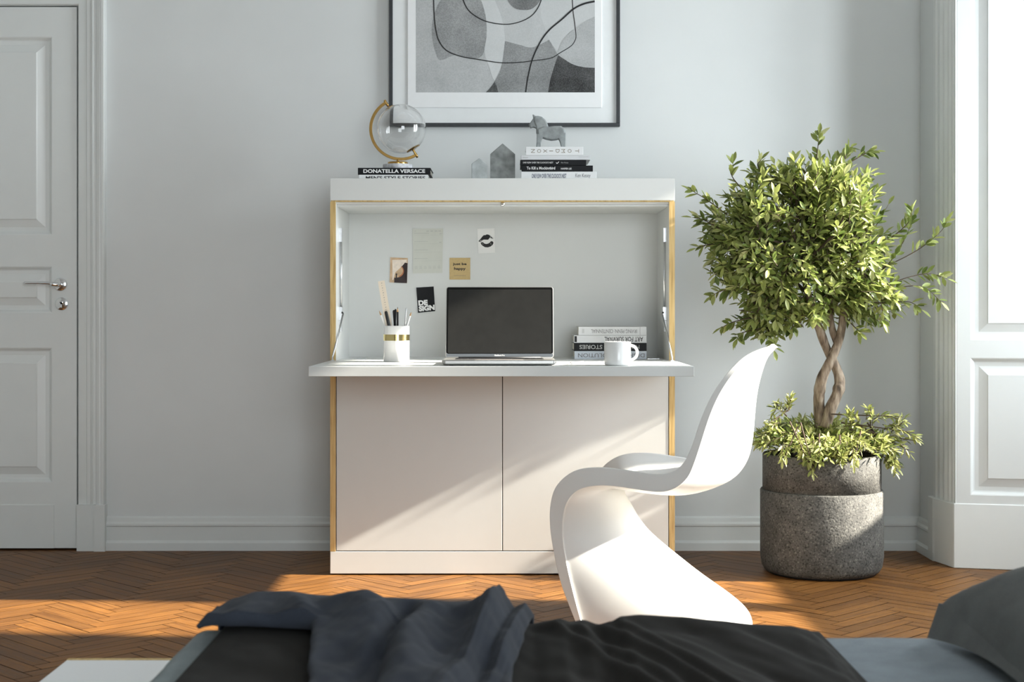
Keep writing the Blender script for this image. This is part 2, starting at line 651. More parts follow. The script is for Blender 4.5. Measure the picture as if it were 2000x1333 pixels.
mb = MB()
mb.box(XL - .1, XR + .2, YB - .1, YW + .2, ZC, ZC + .1)
struct(mb.build('ceiling', M['ceiling']))

# windows: frame bars only (both lie outside the photograph)
mb = MB()
fx0, fx1 = XR + .02, XR + .08
for y0, y1 in ((WY0, WY0 + .05), (WY1 - .05, WY1), (4.49, 4.62)):
    mb.box(fx0, fx1, y0, y1, WZ0, WZ1)
mb.box(fx0, fx1, WY0, WY1, WZ0, WZ0 + .03)
mb.box(fx0, fx1, WY0, WY1, WZ1 - .03, WZ1)
struct(mb.build('window_1', M['trim']))
mb = MB()
for x0, x1 in ((RX0, RX0 + .06), (RX1 - .06, RX1), (1.15, 1.25)):
    mb.box(x0, x1, YB - .08, YB - .02, RZ0, RZ1)
mb.box(RX0, RX1, YB - .08, YB - .02, RZ0, RZ0 + .06)
mb.box(RX0, RX1, YB - .08, YB - .02, RZ1 - .06, RZ1)
struct(mb.build('window_2', M['trim']))


# ---- skirting boards
def skirting(name, pts2d, closed=False):
    """pts2d: run of (x, y) floor points, room side to the left of travel"""
    prof = [(0, 0), (0.022, 0), (0.022, 0.030), (0.017, 0.036), (0.014, 0.040), (0.014, 0.092), (0.018, 0.097), (0.018, 0.104), (0.012, 0.112), (0.010, 0.126), (0.004, 0.132), (0, 0.132)]
    mb = MB()
    n = len(pts2d)
    rows = []
    for i, p in enumerate(pts2d):
        p = Vector(p)
        d0 = (p - Vector(pts2d[i - 1])).normalized() if i > 0 else None
        d1 = (Vector(pts2d[i + 1]) - p).normalized() if i < n - 1 else None
        if d0 is None:
            nn = Vector((-d1.y, d1.x)); k = 1
        elif d1 is None:
            nn = Vector((-d0.y, d0.x)); k = 1
        else:
            n0, n1 = Vector((-d0.y, d0.x)), Vector((-d1.y, d1.x))
            nn = (n0 + n1).normalized()
            k = 1 / max(nn.dot(n0), 0.3)
        rows.append([(p.x + nn.x * o * k, p.y + nn.y * o * k, z) for o, z in prof])
    mb.grid(rows, smooth=False)
    return struct(mb.build(name, M['trim']))


skirting('baseboard_back', [(1.588, YW - .0005), (-1.575, YW - .0005)])
skirting('baseboard_right', [(1.5885, 5.55), (1.5885, YW - .001)])
skirting('baseboard_left', [(XL + .0005, YW), (XL + .0005, YB)])


# ---- framed panel relief (door leaf and panelled reveal)
def relief(mb, u0, u1, v0, v1, prof, fn, mi=0):
    rings = []
    for ins, d in prof:
        rings.append([fn(u0 + ins, v0 + ins, d), fn(u1 - ins, v0 + ins, d), fn(u1 - ins, v1 - ins, d), fn(u0 + ins, v1 - ins, d)])
    mb.grid(rings, mi, False, close_u=True)
    mb.add(rings[-1], [(0, 1, 2, 3)], mi)


PANEL = [(0, 0), (0.004, -0.002), (0.012, -0.013), (0.016, -0.015), (0.030, -0.0155), (0.058, -0.005), (0.062, -0.0015), (0.066, -0.0015)]


def frame_with_panels(mb, u0, u1, v0, v1, panels, fn):
    """front face with rectangular holes (stacked vertically, same u range) and reliefs inside them"""
    pu0, pu1 = panels[0][0], panels[0][1]

    def quad(a, b, c, d):
        mb.add([fn(a, c, 0), fn(b, c, 0), fn(b, d, 0), fn(a, d, 0)], [(0, 1, 2, 3)])
    quad(u0, pu0, v0, v1)
    quad(pu1, u1, v0, v1)
    z = v0
    for (a, b, c, d) in panels:
        quad(pu0, pu1, z, c)
        relief(mb, a, b, c, d, PANEL, fn)
        z = d
    quad(pu0, pu1, z, v1)


yd = YW - 0.004        # face of the door leaf
mb = MB()
fn = lambda u, v, d: (u, yd - d, v)
frame_with_panels(mb, DX0 + .005, DX1 - .006, 0.008, DZ1 - .005,
                  [(-2.48, -1.790, 0.264, 0.789), (-2.48, -1.790, 0.923, 1.105), (-2.48, -1.790, 1.228, 2.0)], fn)
mb.box(DX0 + .005, DX1 - .006, yd + .0005 + .016, yd + .04, .008, DZ1 - .005)
# edges of the leaf
for x in (DX0 + .005, DX1 - .006):
    mb.add([(x, yd, .008), (x, yd + .04, .008), (x, yd + .04, DZ1), (x, yd, DZ1)], [(0, 1, 2, 3)])
mb.box(-2.58, -1.782, yd - .004, yd + .002, 0.008, 0.176)
door = struct(mb.build('door_1', M['doorpaint'], recalc=False))
# door furniture
hx, hz = P(118, 556, 5.80).x, P(118, 556, 5.80).z
mb = MB()
mb.lathe([(0, -.010), (.022, -.010), (.0255, -.007), (.0255, 0)], (hx, yd, hz), 40, axis='Y')
mb.lathe([(0, -.052), (.0085, -.052), (.0095, -.050), (.0095, -.01)], (hx - .004, yd, hz), 24, axis='Y')
mb.tube(catmull([(hx + .004, yd - .048, hz), (hx - .012, yd - .054, hz), (hx - .03, yd - .056, hz + .004), (hx - .075, yd - .056, hz + .005), (hx - .125, yd - .054, hz + .005)], 5),
        [.0100] * 8 + [.0062] * 6 + [.0052] * 7, 12)
o = mb.build('handle', M['chrome'], door)
o['label'] = 'chrome lever handle'
kx, kz = P(120, 594, 5.80).x, P(120, 594, 5.80).z
mb = MB()
mb.lathe([(0, -.007), (.023, -.007), (.0255, -.005), (.0255, 0)], (kx, yd, kz), 40, axis='Y')
mb.lathe([(0, -.0078), (.0075, -.0078), (.0085, -.0065)], (kx, yd, kz + .006), 20, axis='Y')
mb.box(kx - .0035, kx + .0035, yd - .0078, yd - .006, kz - .014, kz + .006)
mb.box(kx - .0065, kx + .001, yd - .0083, yd - .0077, kz + .0045, kz + .0075, 1)
mb.box(kx + .0025, kx + .0042, yd - .0083, yd - .0077, kz - .013, kz + .004, 1)
o = mb.build('keyhole_plate', [M['chrome'], M['black']], door)

# ---- door casing with plinth
mb = MB()
cprof = [(0, 0), (0, .012), (.004, .016), (.034, .018), (.037, .021), (.050, .021), (.053, .024), (.060, .027), (.063, .023), (.070, .022), (.076, .027), (.086, .030), (.092, .028), (.095, .034), (.104, .034), (.107, .030), (.107, 0)]
mb.prism(cprof, lambda a, b, h: (DX1 + .002 + a, YW - b, h), 0.18, DZ1 + .107)
mb.prism([(p[0], p[1]) for p in cprof], lambda a, b, h: (h, YW - b, DZ1 + .002 + a), DX0, DX1 + .1)
mb.box(DX1 + .001, DX1 + .075, YW - .030, YW, 0, 0.18)
mb.box(DX1 + .070, DX1 + .113, YW - .040, YW, 0, 0.18)
struct(mb.build('trim_1', M['trim']))

# ---- window casing moulding, plinth and the panelled reveal on the right
tdir = Vector((2.5 - 1.606, 5.205 - 5.404)).normalized()
A0 = Vector((1.606, 5.404))
tn = Vector((tdir.y, -tdir.x))          # points towards the camera
mb = MB()
plan = [(1.592, 5.60), (1.580, 5.595), (1.578, 5.560), (1.584, 5.552), (1.583, 5.520), (1.590, 5.505), (1.588, 5.480), (1.596, 5.466), (1.596, 5.452), (1.603, 5.440), (1.602, 5.425), (1.606, 5.420), (1.606, 5.404), (1.64, 5.40), (1.66, 5.46), (1.64, 5.60)]
mb.prism(plan, lambda a, b, h: (a, b, h), 0.235, ZC - .001)
struct(mb.build('trim_2', M['trim']))
mb = MB()
pl = [(1.592, 5.625), (1.566, 5.62), (1.566, 5.557), (1.5705, 5.545), (1.599, 5.404)]
e = A0 + tn * 0.008
pl += [tuple(Vector((1.602, 5.402))), tuple(A0 + tdir * .9 + tn * 0.009), tuple(A0 + tdir * .9 - tn * .08), (1.66, 5.60)]
mb.prism(pl, lambda a, b, h: (a, b, h), 0, 0.235)
struct(mb.build('trim_3', M['trim'], bevel=.003))
mb = MB()
fr = lambda u, v, d: (A0.x + tdir.x * u + tn.x * d, A0.y + tdir.y * u + tn.y * d, v)
frame_with_panels(mb, 0.006, .9, 0.23, ZC - .001, [(0.052, .80, 0.266, 0.762), (0.052, .80, 0.826, 2.7)], fr)
struct(mb.build('trim_4', M['reveal'], recalc=False))

# ------------------------------------------------------------------ picture above the bureau
YP = 5.785


def pq(x, y, Y=YP):
    p = P(x, y, Y)
    return (p.x, p.z)


fx0, fz0 = pq(760, 247)
fx1, _ = pq(1211, 247)
fz1 = fz0 + 1.22
pic = thing('framed_print', ((fx0 + fx1) / 2, YP, fz0), 'large abstract grey print in thin black frame hung above white bureau', 'picture')
mb = MB()
t_ = 0.0135
y0, y1 = YP - .002, YW - .001
for a, b, c, d in ((fx0, fx1, fz0, fz0 + t_), (fx0, fx1, fz1 - t_, fz1), (fx0, fx0 + t_, fz0 + t_, fz1 - t_), (fx1 - t_, fx1, fz0 + t_, fz1 - t_)):
    mb.box(a, b, y0, y1, c, d)
mb.build('frame', M['frame'], pic, bevel=.001)
mb = MB()
mb.box(fx0 + t_, fx1 - t_, YP + .008, YP + .018, fz0 + t_, fz1 - t_)
mb.build('mat_board', M['mat'], pic)
mx0, mz0 = pq(796, 210)
mx1, _ = pq(1175, 210)
mb = MB()
mb.box(mx0, mx1, YP + .002, YP + .0079, mz0, fz1 - (mz0 - fz0))
mb.build('inner_mat', M['matin'], pic, bevel=.001)
# print: flat regions on the sheet, one mesh with several inks
inks = [printmat('ink_%d' % i, v, c) for i, (v, c) in enumerate(((.40, .16), (.47, .14), (.30, .30), (.60, .05), (.27, .30), (.10, .6), (.065, .75), (.43, .16), (.56, .05), (.20, .4), (.52, .08)))] + [M['ink']]
mb = MB()
lay = [0]


def region(pts, mi, smooth=True):
    lay[0] += 1
    yy = YP + .0019 - lay[0] * .00012
    mb.add([(lambda q: (q[0], yy, q[1]))(pq(740 + x / 4, y / 4)) for x, y in pts], [tuple(range(len(pts)))], mi)


def curve2(pts, n=8):
    return [(p.x, p.y) for p in catmull([(a, b, 0) for a, b in pts], n)]


T = -1500
region([(288, T), (1687, T), (1687, 722), (288, 722)], 1)                                   # sheet ground
region(curve2([(800, T), (860, -400), (900, 0), (960, 150), (985, 300), (985, 320)]) + curve2([(985, 320), (1100, 350), (1200, 370), (1270, 350), (1330, 310)]) + curve2([(1330, 310), (1290, 200), (1262, 90), (1290, 0), (1320, -300), (1300, T)]), 10)
region(curve2([(1265, 0), (1265, 110), (1290, 200), (1330, 310), (1395, 400)]) + curve2([(1395, 400), (1440, 300), (1560, 200), (1687, 128)]) + [(1687, T), (1300, T)], 8)
region(curve2([(412, 240), (425, 140), (470, 20), (560, -60), (700, -60), (800, 10), (835, 130), (840, 270), (828, 370), (800, 440), (720, 460), (600, 430), (480, 470), (440, 400), (418, 310), (412, 240)]), 2)
region(curve2([(288, 560), (300, 300), (330, 60), (500, -40), (540, 60), (620, 180), (760, 250), (700, 300), (520, 420), (480, 470), (600, 600), (700, 722)]) + [(288, 722)], 0) if False else None
region(curve2([(800, 0), (835, 130), (842, 280), (825, 400), (860, 520), (885, 600), (905, 630)]) + curve2([(905, 630), (950, 530), (978, 420), (985, 300), (962, 150), (905, 0)]), 3)
region(curve2([(985, 320), (1100, 350), (1200, 370), (1330, 310)]) + curve2([(1330, 310), (1400, 430)], 2) + curve2([(1400, 430), (1365, 540), (1335, 640), (1322, 722)]) + [(930, 722)] + curve2([(930, 722), (905, 635)], 2) + curve2([(905, 635), (955, 530), (985, 320)]), 4)
region([(835, 722)] + curve2([(835, 722), (870, 685), (905, 636)]) + curve2([(905, 636), (922, 680), (932, 722)]), 5)
region(curve2([(1400, 430), (1370, 520), (1340, 620), (1322, 722)]) + [(1687, 722), (1687, 530)] + curve2([(1687, 530), (1610, 526), (1530, 508), (1460, 470), (1400, 430)]), 6)
region(curve2([(1687, 128), (1560, 200), (1450, 300), (1395, 405)]) + curve2([(1395, 405), (1460, 470), (1530, 508), (1610, 526), (1687, 530)]), 7)
region(curve2([(1000, -60), (1005, 0), (1060, 62), (1130, 78), (1200, 66), (1262, 0), (1270, -80), (1200, -200), (1080, -200), (1000, -60)]), 9)


def inkline(pts, w0, w1):
    lay[0] += 1
    yy = YP + .0019 - lay[0] * .00012
    c = catmull([(a, b, 0) for a, b in pts], 8)
    rows = []
    for i, p in enumerate(c):
        d = (c[min(i + 1, len(c) - 1)] - c[max(i - 1, 0)]).normalized()
        n = Vector((-d.y, d.x, 0)) * (w0 + (w1 - w0) * i / len(c)) / 2
        rows.append([(lambda q: (q[0], yy, q[1]))(pq(740 + (p + n).x / 4, (p + n).y / 4)), (lambda q: (q[0], yy, q[1]))(pq(740 + (p - n).x / 4, (p - n).y / 4))])
    mb.grid(rows, 11, False)


inkline([(440, -300), (428, -100), (428, 0), (433, 130), (445, 230), (470, 320), (530, 395), (640, 440), (780, 465), (950, 490), (1100, 487), (1200, 475), (1340, 455), (1420, 410), (1500, 360), (1530, 320), (1540, 280), (1530, 180), (1515, 60), (1508, -100), (1480, -300)], 9, 5.5)
inkline([(640, -120), (660, 0), (710, 90), (820, 160), (950, 188), (1050, 184), (1150, 150), (1220, 95), (1268, 0), (1280, -120)], 8, 7)
inkline([(1147, 722), (1165, 600), (1200, 460), (1260, 330), (1330, 235), (1430, 150), (1520, 70), (1600, 30), (1686, 10)], 9, 15)
mb.build('print', inks, pic, recalc=False)

# ------------------------------------------------------------------ bureau
CX0, CX1, CYF, CYB = -0.641, 0.574, 5.26, 5.70
ZD = 0.757
bur = thing('writing_bureau', ((CX0 + CX1) / 2, CYF + .2, 0), 'tall white writing bureau with plywood edges and its flap folded down', 'bureau')
mb = MB()
mb.box(CX0, CX1, CYF, CYB, 0.005, 0.083)
mb.build('plinth', M['white'], bur, bevel=.0012)
for x0, x1 in ((CX0, CX0 + .020), (CX1 - .020, CX1)):
    mb = MB()
    mb.box(x0, x1, CYF, CYB, 0.0835, 1.3175, [0, 0, 1, 0, 0, 0])
    mb.build('side_panel', [M['white'], M['ply']], bur)
mb = MB()
mb.box(CX0, CX1, CYF, CYB, 1.322, 1.400)
mb.box(CX0 + .002, CX1 - .002, CYF + .003, CYB, 1.3176, 1.322, 1)
mb.build('top', [M['white'], M['ply']], bur, bevel=.0008)
mb = MB()
mb.box(CX0 + .02, CX1 - .02, CYB - .012, CYB - .001, .0835, 1.3175)
mb.build('back_panel', M['white'], bur)
mb = MB()
mb.box(CX0 + .0205, CX1 - .0205, CYF + .03, CYB - .0125, 1.302, 1.3174)
mb.box(CX0 + .0205, CX1 - .0205, CYF + .012, CYF + .026, 1.311, 1.3174)
mb.build('upper_board', M['white'], bur, bevel=.0015)
mb = MB()
mb.box(CX0 + .0205, CX1 - .0205, CYF + .003, CYB - .0125, ZD - .022, ZD)
mb.build('desk_shelf', M['white'], bur, bevel=.0008)
FX0, FX1, FYF = CX0, CX1, 4.70
mb = MB()
mb.box(FX0, FX1, FYF, CYF - .001, ZD - .0315, ZD)
mb.build('flap', M['white'], bur, bevel=.0012)
xm = P(981.5, 900, CYF).x
for x0, x1 in ((CX0 + .0225, xm - .0014), (xm + .0014, CX1 - .0225)):
    mb = MB()
    mb.box(x0, x1, CYF + .001, CYF + .019, .0862, ZD - .0265)
    mb.build('door', M['white'], bur, bevel=.0008)
mb = MB()
mb.box(CX0 + .0205, CX1 - .0205, CYF + .024, CYF + .03, .084, ZD - .023)
mb.build('gap_shade_sheet', M['darkgap'], bur)  # dark sheet added behind the doors, standing in for shade in their gaps
mb = MB()
p = P(981.5, 399, CYF + .018)
mb.lathe([(0, -.012), (.006, -.011), (.0085, -.006), (.0085, .002), (0, .002)], (p.x, CYF + .019, p.z), 24, axis='Y')
o = mb.build('catch', M['chrome'], bur)
for sgn, xin in ((1, CX0 + .020), (-1, CX1 - .020)):
    X = lambda d: xin + sgn * d
    ys = 5.36
    mb = MB()
    s = F / ys
    zz = lambda y: H - (y - YH) / s
    a, b = sorted((X(.0002), X(.011)))
    mb.box(a, b, ys - .012, ys + .012, zz(473), zz(446))
    mb.box(*sorted((X(.0002), X(.013))), ys - .013, ys + .013, zz(626), zz(600))
    mb.box(*sorted((X(.0002), X(.009))), ys - .009, ys + .010, zz(648), zz(627))
    mb.tube([(X(.007), ys, zz(473)), (X(.007), ys, zz(601))], .0042, 10)
    st = mb.build('flap_stay', M['steel'], bur)
    mb = MB()
    pts = [(X(.0155), ys - .006, zz(612)), (X(-.006 if sgn > 0 else -.006), CYF - .045, ZD + .012)]
    mb.tube(pts, .0032, 8)
    mb.build('stay_arm', M['steel'], st)
    mb = MB()
    xx = X(-.006)
    mb.box(xx - .006, xx + .006, CYF - .055, CYF - .035, ZD + .0001, ZD + .003)
    mb.box(xx - .002, xx + .002, CYF - .050, CYF - .040, ZD + .002, ZD + .016)
    mb.build('stay_bracket', M['steel'], st)
    mb = MB()
    mb.lathe([(0, -.003), (.0035, -.003), (.0035, 0)], (X(.013), ys - .0131, zz(611)), 12, axis='Y')
    mb.build('pivot', M['black'], st)
for gx in (P(704, 697, 5.44).x, P(1275, 697, 5.44).x):
    mb = MB()
    mb.box(gx - .022, gx + .022, 5.41, 5.475, ZD + .0001, ZD + .0018)
    mb.box(gx - .016, gx + .016, 5.455, 5.462, ZD + .0017, ZD + .0022, 1)
    mb.build('cable_cover', [M['steel'], M['black']], bur)

# ------------------------------------------------------------------ books
ink_y = -0.0004


def book(x0, x1, yf, depth, z0, th, cover, label, rot=0.0, texts=(), group=None, pages='pages', marks=None, hb=.0022):
    """closed book lying flat, spine towards the camera; cover boards overhang the page block"""
    cx, cy = (x0 + x1) / 2, yf + depth / 2
    Rm = Matrix.Translation((cx, yf, 0)) @ Matrix.Rotation(math.radians(rot), 4, 'Z') @ Matrix.Translation((-cx, -yf, 0))
    r = thing('book', (cx, yf + depth / 2, z0), label, 'book', group)
    mb = MB()
    mb.box(x0, x1, yf + .002, yf + depth, z0 + .0001, z0 + hb)
    mb.box(x0, x1, yf + .002, yf + depth, z0 + th - hb, z0 + th - .0001)
    mb.box(x0, x1, yf, yf + .0035, z0 + .0001, z0 + th - .0001)
    mb.xform(Rm).build('cover', M[cover], r, bevel=.0008)
    mb = MB()
    mb.box(x0 + .004, x1 - .004, yf + .0036, yf + depth - .005, z0 + hb + .0001, z0 + th - hb - .0001)
    mb.xform(Rm).build('pages', M[pages], r)
    f2 = lambda u, v: (u, yf - .0004, v)
    W = x1 - x0
    for (t, a, b, c, d, ink, bold, rt) in texts:
        mb = MB()
        text_into(mb, t, x0 + a * W, x0 + b * W, z0 + c * th, z0 + d * th, f2, bold, rt)
        mb.xform(Rm).build('lettering', M[ink], r, recalc=False)
    for (a, b, c, d, ink) in (marks or ()):
        mb = MB()
        mb.add([f2(x0 + a * W, z0 + c * th), f2(x0 + b * W, z0 + c * th), f2(x0 + b * W, z0 + d * th), f2(x0 + a * W, z0 + d * th)], [(0, 1, 2, 3)])
        mb.xform(Rm).build('spine_mark', M[ink], r, recalc=False)
    return r


ZT = 1.4002
YS = 5.37                                     # spine plane of the books on top
bx = lambda x: (x - 1000) / F * YS
bz = lambda y: H - (y - YH) / F * YS
g1 = 'books under the globe'
book(bx(701), bx(836), YS, .19, ZT, bz(341.5) - ZT, 'cov_white', 'white book at the bottom of the two under the glass globe', 0, [("MEN'S STYLE STORIES", .10, .96, .17, .80, 'ink', .02, 0)], g1)
book(bx(699), bx(841), YS, .20, bz(341.3), bz(328) - bz(341.3), 'cov_black', 'black book with white capitals directly under the glass globe', 0, [('DONATELLA VERSACE', .075, .925, .24, .80, 'inkwhite', .03, 0)], g1)
g2 = 'books under the horse'
ys2 = YS
ztop = ZT
book(bx(1018), bx(1165), ys2, .19, ZT, bz(335.4) - ZT, 'cov_white', 'white book lowest of the stack under the concrete horse, blue lettering', 0,
     [("ONE FLEW OVER THE CUCKOO'S NEST", .14, .60, .30, .78, 'inkblue', .015, 0), ('Ken Kesey', .72, .92, .26, .80, 'inkgrey', 0, 0)], g2)
book(bx(1019), bx(1158), ys2, .185, bz(335.2), bz(323.4) - bz(335.2), 'cov_black', 'thicker black book second from bottom under the concrete horse', 0,
     [('To Kill a Mockingbird', .07, .47, .18, .80, 'inkwhite', .02, 0), ('HARPER LEE', .55, .70, .32, .62, 'inkwhite', .01, 0)], g2)
book(bx(1016), bx(1145), ys2, .18, bz(323.2), bz(312.6) - bz(323.2), 'cov_black', 'thinner black book with small bird mark in middle of stack under horse', 0,
     [("ONE FLEW OVER THE CUCKOO'S NEST", .04, .50, .36, .68, 'inkwhite', 0.0, 0), ('Ken Kesey', .62, .73, .30, .64, 'inkpale', 0, 0), ('\u2713', .54, .59, .25, .72, 'inkwhite', .02, 0)], g2)
book(bx(1018), bx(1153), ys2 - .002, .185, bz(312.4), bz(303.6) - bz(312.4), 'cov_grey', 'thin pale grey book second from top under the concrete horse', 0,
     [('COLLECTED', .84, .97, .40, .66, 'inkpale', 0, 0)] if False else (), g2, marks=[(.02, .10, .42, .55, 'inkpale'), (.83, .97, .62, .70, 'inkpale')])
zb = bz(303.4)
zt_ = bz(286.8)
xx0, xx1 = bx(1027), bx(1139)
r = book(xx0, xx1, ys2, .17, zb, zt_ - zb, 'cov_white', 'small white book on top of the stack, carrying the concrete horse', 0, (), g2)
mb = MB()
word = 'TOMDIXON'
xs = [1127, 1112.5, 1100, 1089, 1076.5, 1065, 1053, 1041]
for ch, x in zip(word, xs):
    w = 6.5
    hh = .7 if ch == 'I' else 3.5
    text_into(mb, ch, bx(x - w / 2 - .5), bx(x + w / 2 + .5), bz(295.1 + hh), bz(295.1 - hh), lambda u, v: (u, ys2 - .0004, v), 0, -90)
mb.build('lettering', M['inktaupe'], r, recalc=False)
HORSE_Z = zt_

# books inside the bureau
YI = 5.40
cx_ = lambda x: (x - 1000) / F * YI
cz_ = lambda y: H - (y - YH) / F * YI
g3 = 'books stacked inside the bureau'
z0 = ZD + .0002
th = [cz_(686.2) - z0, cz_(670.2) - cz_(686.0), cz_(655.4) - cz_(670.0), cz_(638.3) - cz_(655.2)]
zz0 = z0
book(cx_(1122), cx_(1263), YI, .20, zz0, th[0], 'cov_blue', 'pale blue book at the bottom of the stack behind the mug', 0,
     [('DESIGN REVOLUTION', .05, .97, .22, .72, 'inkgrey', 0, 180)], g3)
zz0 += th[0] + .0002
book(cx_(1121), cx_(1263), YI, .20, zz0, th[1], 'cov_black', 'black book second from bottom of the stack behind the mug', 0,
     [("MEN'S STYLE", .52, .90, .24, .76, 'inkpale', .0, 180), ('STORIES', .075, .39, .24, .76, 'inkpale', .02, 180)], g3)
zz0 += th[1] + .0002
book(cx_(1121), cx_(1263), YI, .205, zz0, th[2], 'cov_grey', 'light grey book with bold dark title, second from top behind the mug', 0,
     [('ART FOR SURVIVAL', .42, .95, .18, .82, 'ink', .01, 180)], g3, marks=[(.008, .04, .1, .9, 'ink')])
zz0 += th[2] + .0002
book(cx_(1130), cx_(1263), YI + .004, .185, zz0, th[3], 'cov_grey', 'pale grey book on top of the stack behind the mug', 0,
     [('IRVING PENN: CENTENNIAL', .185, .86, .26, .70, 'inkgrey', .0, 180)], g3, marks=[(.055, .063, .25, .75, 'inkpale'), (.072, .080, .25, .75, 'inkpale'), (.902, .906, .03, .97, 'inkgrey')])

# ------------------------------------------------------------------ globe
YG = 5.46
gp = lambda x, y: P(x, y, YG)
gc = gp(784, 252)
gr = 48.0 / F * YG
zbk = bz(328) + .0001
glb = thing('glass_globe', (gp(777, 328).x, YG, zbk), 'clear glass globe on tilted brass arm and marble foot', 'globe')
mb = MB()
for rr, flip in ((gr, False), (gr - .0012, True)):
    prof = [(rr * math.sin(math.pi * k / 32), -rr * math.cos(math.pi * k / 32)) for k in range(33)]
    prof[0] = (1e-5, -rr)
    prof[-1] = (1e-5, rr)
    b0 = len(mb.f)
    mb.lathe(prof, gc, 64)
    if flip:
        for k in range(b0, len(mb.f)):
            mb.f[k] = tuple(reversed(mb.f[k]))
mb.build('sphere', M['glass'], glb, recalc=False)
ax0, ax1 = gp(754, 203), gp(810, 300)       # pole pins
axd = (ax0 - ax1).normalized()
mb = MB()
ra = 59.0 / F * YG
arc0 = math.atan2(205 - 252, 757 - 783)
cc = gp(783, 252)
pts = []
a0, a1 = math.radians(120), math.radians(302)
for k in range(41):
    a = a0 + (a1 - a0) * k / 40
    pts.append((cc.x + ra * math.cos(a), YG, cc.z + ra * math.sin(a)))
rows = []
for k, p in enumerate(pts):
    p = Vector(p)
    rd = (p - cc).normalized()
    h, w = .0052, .004
    rows.append([p + rd * h + Vector((0, -w, 0)), p + rd * h + Vector((0, w, 0)), p - rd * h + Vector((0, w, 0)), p - rd * h + Vector((0, -w, 0))])
mb.grid(rows, smooth=False, close_u=True)
mb.add(rows[0], [(0, 1, 2, 3)])
mb.add(rows[-1], [(3, 2, 1, 0)])
mb.build('brass_arm', M['brass'], glb, bevel=.0008)
for (px0, py0, px1, py1) in ((751, 196, 758.5, 208), (806, 291, 815.5, 308)):
    mb = MB()
    a, b = gp(px0, py0), gp(px1, py1)
    mb.tube([a, a.lerp(b, .12), a.lerp(b, .3), a.lerp(b, .7), b], [.0045, .0055, .0038, .0055, .004], 12)
    mb.build('pin', M['brass'], glb)
mb = MB()
for cen, d in ((gp(807.5, 291), 1),):
    q = (gc - cen).normalized()
    rot = Vector((0, 0, 1)).rotation_difference(q).to_matrix().to_4x4()
    mm = Matrix.Translation(cen) @ rot
    m2 = MB()
    m2.lathe([(0, -.001), (.027, -.001), (.029, .001), (.026, .004), (0, .004)], (0, 0, 0), 32)
    m2.xform(mm)
    mb.add(m2.v, m2.f, 0, True)
mb.build('pole_disc', M['brass'], glb)
mb = MB()
q = (gc - gp(761, 211)).normalized()
mm = Matrix.Translation(gc - q * (gr + .0015)) @ Vector((0, 0, 1)).rotation_difference(q).to_matrix().to_4x4()
m2 = MB()
m2.lathe([(0, -.001), (.018, .0016), (.020, .0040), (.018, .0030), (0, .0)], (0, 0, 0), 32)
m2.xform(mm)
mb.add(m2.v, m2.f, 0, True)
mb.build('pole_disc', M['brass'], glb)
bxp = gp(777, 328)
mb = MB()
zz1 = gp(0, 322).z
zz2 = gp(0, 317).z
mb.lathe([(0, zbk), (.0535, zbk), (.0545, zbk + .001), (.0545, zz1 - .001), (.0535, zz1), (0, zz1)], (bxp.x, YG, 0), 48)
mb.build('marble_foot', M['marble'], glb)
mb = MB()
mb.lathe([(0, zz1), (.0365, zz1), (.037, zz1 + .001), (.037, zz2 - .001), (.036, zz2), (.009, zz2), (.006, zz2 + .003), (.0045, zz2 + .006), (.0055, zz2 + .010), (0, zz2 + .010)], (bxp.x, YG, 0), 40)
mb.build('brass_base', M['brass'], glb)

# ------------------------------------------------------------------ concrete houses
YHs = 5.40


def house(xa, xb, yt, yeave, material, label):
    a = lambda x: (x - 1000) / F * YHs
    z = lambda y: H - (y - YH) / F * YHs
    x0, x1 = a(xa), a(xb)
    mb = MB()
    poly = [(x0, ZT), (x1, ZT), (x1, z(yeave)), ((x0 + x1) / 2, z(yt)), (x0, z(yeave))]
    d = (x1 - x0) * .8
    mb.prism(poly, lambda p, q, h: (p, h, q), YHs, YHs + d)
    o = mb.build('house_ornament', M[material], bevel=.0022, origin=((x0 + x1) / 2, YHs + d / 2, ZT))
    return tag(o, label, 'ornament', 'concrete houses')


house(921, 951, 309, 320, 'conc_light', 'small pale concrete house block on top of the bureau')
house(957.5, 1006, 280, 301, 'conc_dark', 'larger dark concrete house block between small house and book stack')

# ------------------------------------------------------------------ horse figurine (faceted solid)
YO = 5.44


